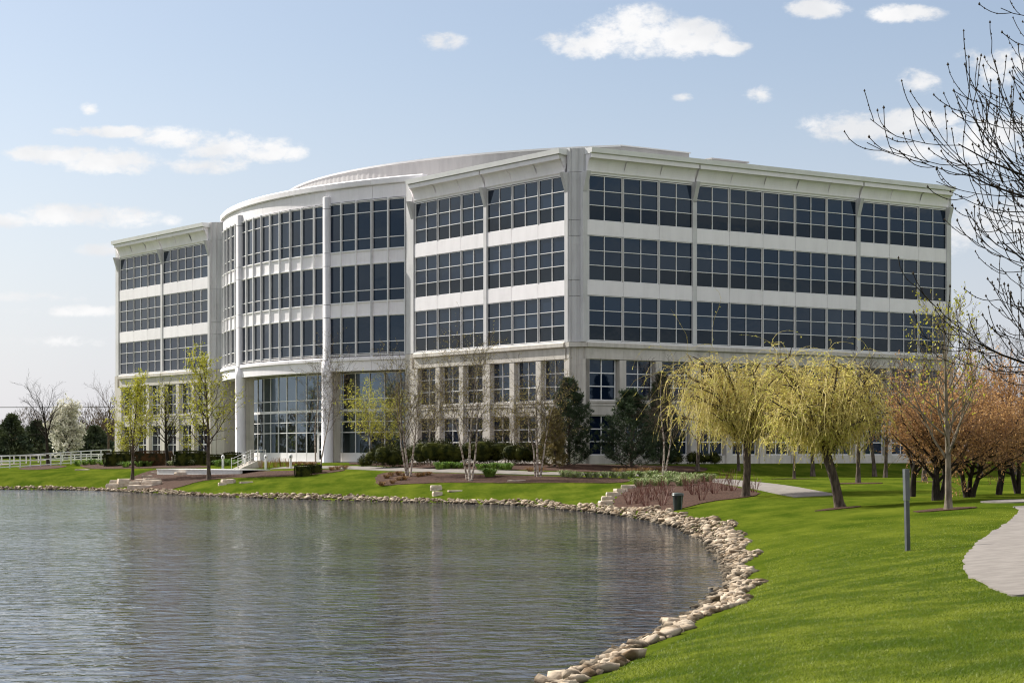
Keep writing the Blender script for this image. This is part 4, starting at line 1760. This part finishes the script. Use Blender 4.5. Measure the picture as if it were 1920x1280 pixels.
crab([(1712, .03)], 931, 655, 101, 'orange brown crab apple with single dark trunk behind the marker post', 95)
crab([(1752, -.10), (1760, .02), (1768, .25)], 938, 638, 105, 'orange brown crab apple with three stems behind the budding tree', 110)
crab([(1812, -.22), (1818, .02), (1824, .2)], 932, 635, 109, 'orange brown crab apple with V shaped stems right of the budding tree', 110)
crab([(1870, .05), (1876, .25)], 927, 645, 113, 'orange brown crab apple with two slanting stems near the path', 105)
crab([(1908, -.25), (1912, 0)], 925, 640, 117, 'orange brown crab apple at the right edge of the picture', 100)

MAPLE = [dict(seg=14, wob=.03, trop=.05, taper=.10), dict(n=24, start=.24, end=.97, ang=.85, angf=.25, len=.40, seg=7, wob=.08, trop=.10, rr=.42, taper=.3),
         dict(n=7, start=.25, ang=.6, len=.42, seg=5, wob=.12, trop=.10, rr=.5), dict(n=3, start=.3, ang=.55, len=.42, seg=3, wob=.13, trop=.08, rr=.55)]
simple_tree('budding_tree', 1778, 955, 528, MAPLE, 121, 'young tree with pale sunlit trunk and yellow buds on the right lawn', BARKL, .115, MAPL, 2, .075, .03, lambda f: 1.1 - .75 * max(0, f - .25), ratio=.8, lo=.75, lean=(.02, 0), minr=.005)

# ---- slim trees in the shade of the building
LOT = [dict(seg=9, wob=.04, trop=.04, taper=.2), dict(n=16, start=.28, end=.97, ang=.8, angf=.2, len=.42, seg=6, wob=.12, trop=.07, rr=.45, taper=.3),
       dict(n=8, start=.2, ang=.65, len=.45, seg=4, wob=.15, trop=.04, rr=.5), dict(n=5, start=.2, ang=.6, len=.45, seg=3, wob=.16, rr=.5)]
BUDB = leafmat('brown_bud', (.17, .09, .04), (.26, .15, .06), .2)
for i, (px, py, Y, top, lab, rad) in enumerate([
        (1489, 897, None, 690, 'thin bare tree just right of the large willow trunk', .08), (1524, 880, 128, 680, 'bare dark tree in the wall shade left of the leaning willow', .14),
        (1609, 904, None, 650, 'bare brown tree with mulch ring right of the leaning willow', .12), (1640, 882, 126, 660, 'bare tree in the wall shade behind the slim brown tree', .13),
        (1660, 884, 122, 668, 'second bare tree in the wall shade left of the marker post', .12), (1733, 901, None, 640, 'bare pinkish trunked tree behind the crab apples', .13),
        (1308, 884, 130, 700, 'bare tree trunk half hidden behind the large willow', .13), (1385, 880, 132, 690, 'thin dark tree behind the large willow trunk', .10),
        (1838, 880, 128, 590, 'tall bare tree rising behind the crab apples', .16), (1900, 880, 135, 610, 'bare tree at the far right behind the crab apples', .16)]):
    simple_tree('bare_tree', px, py, top, LOT, 130 + i, lab, BARK, rad, BUDB, 1, .05, .02, shp, Y=Y, group='bare trees beside the shaded wall')

# ---- big bare tree reaching in from the right
def near_tree():
    x, y = 11.2, 29.0
    z = tz(x, y)
    root = tree_obj('near_bare_tree', (x, y, z - .1), 'large bare tree with upturned budded twigs reaching in at the upper right', 'bare tree')
    r = np.random.default_rng(207)
    out, tips = [], []
    spec = [dict(seg=16, wob=.02, trop=.03, taper=.2), dict(n=170, start=.14, end=.98, ang=1.30, angf=.42, len=.325, seg=10, wob=.05, trop=-.030, trop2=.09, rr=.30, taper=.16),
            dict(n=12, start=.38, ang=.62, len=.30, seg=6, wob=.07, trop=.05, trop2=.16, rr=.45, taper=.35), dict(n=4, start=.2, ang=.7, len=.42, seg=5, wob=.08, trop=.14, trop2=.26, rr=.6, taper=.5)]
    grow(r, np.zeros(3), UPV, 13.6, .22, 0, spec, out, tips, lambda f: 1.08 - .55 * max(0, f - .55))
    wood(out, 10, .006).obj('trunk', BARKD, root, smooth=True)
    b = MB()
    oct_ = np.array([(1, 0, 0), (0, 1, 0), (-1, 0, 0), (0, -1, 0), (0, 0, 1.9), (0, 0, -1)], float)
    of = np.array([(0, 1, 4), (1, 2, 4), (2, 3, 4), (3, 0, 4), (1, 0, 5), (2, 1, 5), (3, 2, 5), (0, 3, 5)])
    for pts, dirs in tips:
        b.add(oct_ * r.uniform(.014, .022) + pts[-1], None, of)
        for k in (2, 3, 4):
            if r.random() < .6:
                b.add(oct_ * r.uniform(.009, .014) + pts[k] + r.normal(0, .008, 3), None, of)
    b.obj('buds', mat('bud', (.03, .022, .014), (.055, .04, .025), 5, .8), root)


near_tree()

# ------------------------------------------------------------------ shrubs and low planting
def shrub(name, px, py, Y, w, h, d, seed, label, m, n, group, size=.09, boxy=0.0, cat='shrub', lumps=13):
    """leafy mass: blades crowded near the surface of overlapping lumps round a dark twiggy core"""
    x, y, z = col_at(px, Y) if Y else ground(px, py)
    r = np.random.default_rng(seed)
    L = []
    for i in range(lumps):
        a = r.uniform(0, 6.28)
        f = math.sqrt(r.uniform(0, 1)) * .78
        L.append((w / 2 * f * math.cos(a), d / 2 * f * math.sin(a), h * r.uniform(.40, .62), w * r.uniform(.15, .25), d * r.uniform(.18, .28), h * r.uniform(.26, .42)))
    pts, nrm = [], []
    if boxy:
        for _ in range(n):
            u = r.uniform(-1, 1, 3)
            k = r.integers(0, 3)
            u[k] = np.sign(u[k]) if k != 2 else 1
            q = u / max(1, np.linalg.norm(u) ** .25)
            pts.append((q[0] * w / 2, q[1] * d / 2, h / 2 + q[2] * h / 2))
            nrm.append(u)
    else:
        for _ in range(n):
            l = L[r.integers(0, lumps)]
            u = unit(r.normal(0, 1, 3))
            k = r.uniform(.75, 1.18)
            p = (l[0] + u[0] * l[3] * k, l[1] + u[1] * l[4] * k, max(.02, l[2] + u[2] * l[5] * k))
            pts.append(p)
            nrm.append(u + [0, 0, .35])
    b = MB()
    b.add(*leaf_cards(np.array(pts), size * 1.5, r, .3, np.array(nrm)))
    # dark inner mass of twigs
    th = np.linspace(0, 2 * np.pi, 13)[:-1]
    if boxy:
        b.box(-w * .44, w * .44, -d * .44, d * .44, 0, h * .93)
    else:
        for l in L:
            sp_ = [(l[0] + l[3] * .74 * math.cos(a) * math.cos(e), l[1] + l[4] * .74 * math.sin(a) * math.cos(e), max(0, l[2] + l[5] * .74 * math.sin(e))) for e in np.linspace(-1.5, 1.5, 7) for a in th]
            q = [(i * 12 + j, i * 12 + (j + 1) % 12, (i + 1) * 12 + (j + 1) % 12, (i + 1) * 12 + j) for i in range(6) for j in range(12)]
            b.add(sp_, q)
    return tag(b.obj(name, m, None, (x, y, z - .03), r.uniform(-.2, .2)), label, cat, group)


G1 = 'dark yews along the building'
shrub('yew_shrub', 731, 870, 142, 3.5, 1.65, 2.4, 301, 'dark spreading yew nearest the lobby, rust brown at its foot', YEWL, 5200, G1)
shrub('yew_shrub', 820, 877, 138, 4.3, 1.95, 2.6, 302, 'widest dark spreading yew left of the middle birch', YEWL, 6500, G1, lumps=17)
shrub('yew_shrub', 910, 876, 138, 4.2, 1.9, 2.6, 303, 'dark spreading yew right of the middle birch', YEWL, 6000, G1, lumps=17)
shrub('yew_shrub', 988, 880, 135, 3.2, 1.75, 2.4, 304, 'dark spreading yew beside the left pine', YEWL, 5200, G1)
shrub('box_shrub', 683, 866, 146, 1.4, .75, 1.1, 305, 'small rounded box shrub at the left end of the yews', YEWL, 1800, G1, .06)
G2 = 'clipped hedges by the left wing'
shrub('hedge', 225, 868, 176, 2.8, 1.15, 1.6, 310, 'dark clipped hedge at the far left corner of the building', YEWL, 3200, G2, .09, 1)
shrub('hedge', 288, 868, 172, 3.2, 1.2, 1.6, 311, 'clipped hedge with rusty brown leaves in front of the left wing', YEWR, 3600, G2, .09, 1)
shrub('hedge', 357, 868, 168, 2.6, 1.15, 1.6, 312, 'dark clipped hedge between the two leafing trees', YEWL, 3000, G2, .09, 1)
shrub('hedge', 402, 868, 166, 1.3, .8, 1.2, 313, 'low dark hedge left of the nearest bollard light', YEWL, 1200, G2, .09, 1)
shrub('hedge', 436, 868, 164, 1.3, .95, 1.2, 314, 'low dark hedge behind the left bow column', YEWL, 1200, G2, .09, 1)
shrub('box_shrub', 568, 892, None, 1.15, .75, .9, 315, 'left clipped box shrub on the mulch slope', YEWL, 2200, 'clipped box shrubs on the slope', .05, 1)
shrub('box_shrub', 590, 887, None, .95, .62, .9, 316, 'right clipped box shrub on the mulch slope', YEWL, 2000, 'clipped box shrubs on the slope', .05, 1)
for i, px in enumerate((1265, 1302, 1335)):
    shrub('shade_shrub', px, 875, 141, 1.5, .85, 1.2, 320 + i, ('left', 'middle', 'right')[i] + ' of three dark shrubs in the shade behind the willow', YEWL, 1500, 'dark shrubs in the wall shade')


def blades(name, px, py, w, h, n, seed, label, m, group, cat, size=None, Y=None, arch=.5, wid=.11):
    """clump of arching strap leaves"""
    x, y, z = col_at(px, Y) if Y else ground(px, py)
    r = np.random.default_rng(seed)
    b = MB()
    for i in range(n):
        a = r.uniform(0, 6.28)
        rr = w * .22 * math.sqrt(r.uniform(0, 1))
        p0 = np.array([rr * math.cos(a), rr * math.sin(a), 0])
        o = np.array([math.cos(a), math.sin(a), 0]) * w * .5 * r.uniform(.3, 1.0)
        hh = h * r.uniform(.6, 1.1)
        p1 = p0 + o * .45 + [0, 0, hh * .8]
        p2 = p0 + o * (.6 + arch) + [0, 0, hh * (1.0 - arch * r.uniform(.2, 1))]
        s = np.array([-math.sin(a), math.cos(a), 0]) * h * wid * .5 + r.normal(0, .003, 3)
        b.add([p0 - s * .6, p0 + s * .6, p1 + s, p1 - s, p2], [(0, 1, 2, 3)], [(3, 2, 4)])
    return tag(b.obj(name, m, None, (x, y, z + .02)), label, cat, group)


ORD = ['first', 'second', 'third', 'fourth', 'fifth', 'sixth', 'seventh', 'eighth', 'ninth', 'tenth', 'eleventh', 'twelfth', 'thirteenth', 'fourteenth', 'fifteenth', 'sixteenth']


def row(name, spots, w, h, n, seed, what, m, group, cat, **k):
    for i, (px, py) in enumerate(spots):
        sc = rnd.uniform(.85, 1.15)
        blades(name, px, py, w * sc, h * sc, n, seed + i, f'{ORD[i]} {what}', m, group, cat, **k)


row('daylily_clump', [(737, 872), (752, 871), (762, 870)], .9, .5, 90, 400, 'green daylily clump from the left in front of the first yew', LILY, 'daylily clumps along the walk', 'plant clump')
row('daylily_clump', [(824, 880), (838, 879), (852, 878), (864, 878)], .95, .5, 90, 410, 'green daylily clump from the left below the widest yew', LILY, 'daylily clumps along the walk', 'plant clump')
row('daylily_clump', [(900, 881), (914, 880), (927, 880), (940, 880), (952, 881)], .95, .5, 90, 420, 'green daylily clump from the left below the yew right of the birch', LILY, 'daylily clumps along the walk', 'plant clump')
blades('hosta_plant', 918, 894, 1.3, .62, 170, 430, 'large bright green plant alone on the mulch between the birches', LILY, 'bright plants on the mulch', 'plant clump')
row('variegated_clump', [(1058, 894), (1072, 895), (1086, 896), (1104, 896), (1118, 896), (1136, 896), (1152, 896), (1170, 897), (1186, 895), (1204, 895), (1224, 896)], .95, .46, 90, 440,
    'pale edged green clump from the left in the row before the pines', HOSTA, 'pale edged clumps before the pines', 'plant clump')
row('variegated_clump', [(1200, 912), (1216, 909), (1232, 911), (1246, 911), (1222, 904), (1242, 904), (1262, 903), (1256, 897), (1276, 897), (1282, 904), (1296, 900), (1300, 907), (1314, 903), (1328, 903), (1278, 911)], 1.1, .5, 100, 460,
    'pale green clump, counted from the left, in the patch behind the red twigs', HOSTA, 'pale green clumps behind the red twigs', 'plant clump')
row('daylily_clump', [(322, 873), (336, 872), (350, 872), (362, 872)], 1.1, .55, 80, 480, 'green clump from the left above the white retaining wall', HOSTA, 'green clumps above the retaining wall', 'plant clump')
row('daylily_clump', [(408, 874), (421, 873), (434, 873), (446, 873)], 1.1, .6, 80, 490, 'green clump from the left beside the stair rail', LILY, 'green clumps beside the stairs', 'plant clump')
row('daylily_clump', [(146, 873), (160, 872), (175, 871), (192, 872), (208, 872), (222, 872), (236, 876), (262, 875), (278, 874)], 1.25, .55, 80, 500, 'green clump from the left before the left hedges', LILY, 'green clumps before the left hedges', 'plant clump')
row('dry_grass_mound', [(716, 911), (736, 907), (725, 897), (748, 901), (758, 900), (748, 891), (793, 892), (803, 891), (785, 894), (760, 893), (733, 893)], .62, .30, 150, 520, 'orange brown grass mound of the group around the left birch', TUFT, 'dry grass mounds at the left birch', 'grass mound', arch=.75, wid=.05)
row('dry_grass_mound', [(994, 884), (1013, 885)], .75, .34, 130, 540, 'orange brown grass mound by the birch before the left pine', TUFT, 'dry grass mounds near the pine', 'grass mound', arch=.75, wid=.05)
row('dry_grass_mound', [(549, 872), (561, 872), (574, 873), (585, 873), (622, 882), (634, 880), (647, 879)], .75, .32, 120, 550, 'dry brown grass mound from the left near the entrance walk', TUFT, 'dry grass mounds near the entrance', 'grass mound', arch=.75, wid=.05)
row('dry_grass_mound', [(1160, 886), (1176, 886), (1194, 886), (1212, 886), (1236, 884)], .8, .34, 100, 560, 'brown grass mound from the left in the shade before the pines', TUFT, 'dry grass mounds in the shade', 'grass mound', arch=.75, wid=.05)
row('dry_perennial', [(502, 877), (515, 876), (528, 875), (540, 876), (490, 878)], .9, .75, 50, 570, 'upright dry stalk clump in the bed right of the stairs', TUFT, 'dry stalk clumps by the stairs', 'plant clump', arch=.15, wid=.02)


def dogwood(px, py, seed, label, h, w):
    x, y, z = ground(px, py)
    r = np.random.default_rng(seed)
    b = MB()
    for i in range(19):
        a = r.uniform(0, 6.28)
        d = unit(np.array([.62 * math.cos(a) * r.uniform(.2, 1), .5 * math.sin(a) * r.uniform(.2, 1), 1]))
        p = np.array([.10 * math.cos(a), .10 * math.sin(a), 0])
        pts = [p]
        L = h * r.uniform(.6, 1.1)
        for k in range(4):
            d = unit(d + r.normal(0, .09, 3))
            pts.append(pts[-1] + d * L / 4)
        pts = np.array(pts) * (w, w, 1)
        b.tube(pts, np.linspace(.009, .004, 5), 4)
        for k in (2, 3):
            dd = unit(d + r.normal(0, .4, 3))
            b.tube(np.array([pts[k], pts[k] + dd * L * .3]), [.006, .004], 3)
    tag(b.obj('red_twig_shrub', REDT, None, (x, y, z)), label, 'shrub', 'red twig dogwoods in the mulch bed')


for i, (px, py, h) in enumerate(sorted([(1180, 946, .8), (1196, 944, .9), (1212, 950, 1.05), (1224, 938, .85), (1242, 948, .95), (1252, 930, .8), (1236, 926, .8), (1208, 928, .8),
                                 (1300, 928, .9), (1316, 938, 1.0), (1322, 922, .9), (1340, 926, 1.0), (1358, 920, 1.0), (1374, 921, 1.05), (1288, 920, .9), (1414, 923, .8)])):
    dogwood(px, py, 600 + i, f'{ORD[i]} red stemmed twig shrub, counted from the left, in the bed around the litter bin', h, 1.0)


# ------------------------------------------------------------------ background
def far_evergreen(px, Y, top, halfw, seed, label, m=None, cat='evergreen tree'):
    x, y, z = col_at(px, Y)
    H = zpx(top, Y) - z
    R = halfw / F * Y
    r = np.random.default_rng(seed)
    root = tree_obj('evergreen_tree', (x, y, z), label, cat, 'dark evergreens beyond the fence')
    b = MB()
    b.tube(np.array([[0, 0, -.2], [0, 0, H * .9]]), [.16, .04], 6)
    b.obj('trunk', BARKD, root)
    n = 5200
    f = r.uniform(0, 1, n) ** 1.3
    a = r.uniform(0, 6.28, n)
    lob = 1 + .22 * np.sin(a * 3 + f * 17 + seed) + .15 * np.sin(f * 40)
    rad = R * ((1 - f) ** .7) * np.sqrt(r.uniform(.25, 1, n)) * lob
    c = np.stack([rad * np.cos(a), rad * np.sin(a), H * (.04 + .95 * f)], 1)
    d = np.stack([np.cos(a), np.sin(a), r.uniform(-.3, .5, n)], 1)
    b = MB()
    b.add(*leaf_cards(c, .55, r, .35, d))
    b.obj('crown', m or CEDL, root)


far_evergreen(22, 262, 778, 36, 701, 'dark pointed evergreen at the left picture edge')
far_evergreen(68, 275, 790, 40, 702, 'dark evergreen behind the bare tree left of the blossoms')
far_evergreen(-14, 270, 800, 34, 703, 'dark evergreen cut by the left picture edge')
far_evergreen(178, 268, 800, 38, 704, 'dark low evergreen between the blossom tree and the building')
far_evergreen(1868, 190, 815, 40, 705, 'dark evergreen behind the crab apples at the right')


def brown_tree(px, Y, top, halfw, seed, label):
    x, y, z = col_at(px, Y)
    H = zpx(top, Y) - z
    R = halfw / F * Y
    r = np.random.default_rng(seed)
    root = tree_obj('brown_tree', (x, y, z), label, 'tree', 'brown leafless trees beyond the fence')
    b = MB()
    for k in range(5):
        a = r.uniform(0, 6.28)
        b.tube(np.array([[0, 0, -.2], [.3 * R * math.cos(a), .3 * R * math.sin(a), H * .5], [.6 * R * math.cos(a), .6 * R * math.sin(a), H * .9]]), [.14, .08, .03], 5)
    b.obj('trunk', BARKD, root)
    n = 3800
    u = r.normal(0, 1, (n, 3))
    u /= np.linalg.norm(u, axis=1)[:, None]
    rr = r.uniform(.2, 1, n) ** .45 * (1 + .2 * np.sin(5 * u[:, 0] + seed) + .15 * np.sin(7 * u[:, 2] + 2))
    c = u * rr[:, None] * (R, R, H * .46) + (0, 0, H * .54)
    b = MB()
    b.add(*leaf_cards(c, .65, r, .12, u + [0, 0, .5]))
    b.obj('crown', BRNT, root)


brown_tree(45, 330, 778, 60, 711, 'brown leafless tree behind the left evergreens')
brown_tree(100, 320, 782, 50, 712, 'brown leafless tree behind the bare tree')
brown_tree(180, 330, 768, 52, 713, 'rounded brown leafless tree left of the building corner')
brown_tree(205, 300, 790, 40, 714, 'reddish brown leafless tree touching the building corner')


def treeline():
    """wood that rings the site far off"""
    r = np.random.default_rng(77)
    n = 60000
    az = r.uniform(0, 2 * np.pi, n)
    dist = r.uniform(430, 520, n)
    hmax = 9 + 2.2 * np.sin(az * 9) + 1.8 * np.sin(az * 23 + 1) + 1.2 * np.sin(az * 61)
    h = hmax * r.uniform(0, 1, n) ** .7
    c = np.stack([dist * np.cos(az), 60 + dist * np.sin(az), 1.5 + h], 1)
    b = MB()
    b.add(*leaf_cards(c, 3.0, r, .4))
    tag(b.obj('treeline', BRNT), 'far brown wood along the horizon', None, None, 'stuff')


treeline()

b = MB()
b.tube(np.array([[-120, 330, zpx(764, 330)], [-66, 330, zpx(763, 330)], [-30, 330, zpx(765, 330)]]), .06, 4)
tag(b.obj('overhead_cable', mat('cable', (.15, .15, .15), (.2, .2, .2), 1, .7)), 'thin overhead cable crossing the sky behind the left trees', 'cable')

drape('road', [(-95, 214), (-40, 208), (-42, 200), (-95, 199)], mat('road_dirt', (.17, .14, .12), (.22, .19, .16), .6, .9, world=True), .05, 3, label='brownish service road behind the white fences', rounds=0)


def near_grass():
    """short blades on the lawn nearest the camera"""
    r = np.random.default_rng(5)
    n = 330000
    Y = 15 + 50 * r.uniform(0, 1, n) ** 1.5
    u = r.uniform(-.005, .27, n)
    P = np.stack([u * Y, Y], 1)
    P = P[(sdist(P) > .75) & (r.uniform(0, 1, n) > sstep(Y, 30, 64))]
    # leave the path clear
    pth = resample(smooth_closed(np.array(gp([(1893, 948), (1912, 956), (1906, 968), (1880, 986), (1842, 1010), (1816, 1034), (1804, 1055), (1810, 1075), (1842, 1096), (1882, 1112), (1925, 1123)]) +
                                          [(13, 31), (20, 33), (24, 45), (22, 58)]), 2), .5)
    ins = np.zeros(len(P), bool)
    for a, c in zip(pth, np.roll(pth, -1, 0)):
        t = (a[1] > P[:, 1]) != (c[1] > P[:, 1])
        ins ^= t & (P[:, 0] < a[0] + (P[:, 1] - a[1]) * (c[0] - a[0]) / ((c[1] - a[1]) or 1e-9))
    P = P[~ins]
    z = terrain(P)
    n = len(P)
    a = r.uniform(0, 6.28, n)
    h = r.uniform(.014, .032, n)
    w = .004 + .00012 * P[:, 1]
    base = np.column_stack([P, z - .004])
    s = np.stack([np.cos(a) * w, np.sin(a) * w, 0 * a], 1)
    tip = base + np.stack([r.normal(0, .02, n), r.normal(0, .02, n), h], 1)
    b = MB()
    b.add(np.stack([base - s, base + s, tip], 1).reshape(-1, 3), None, np.arange(n * 3).reshape(-1, 3))
    tag(b.obj('grass', leafmat('grass_blade', (.105, .165, .014), (.27, .315, .038), .42, .8)), 'short mown grass blades on the near lawn', None, None, 'stuff')


near_grass()
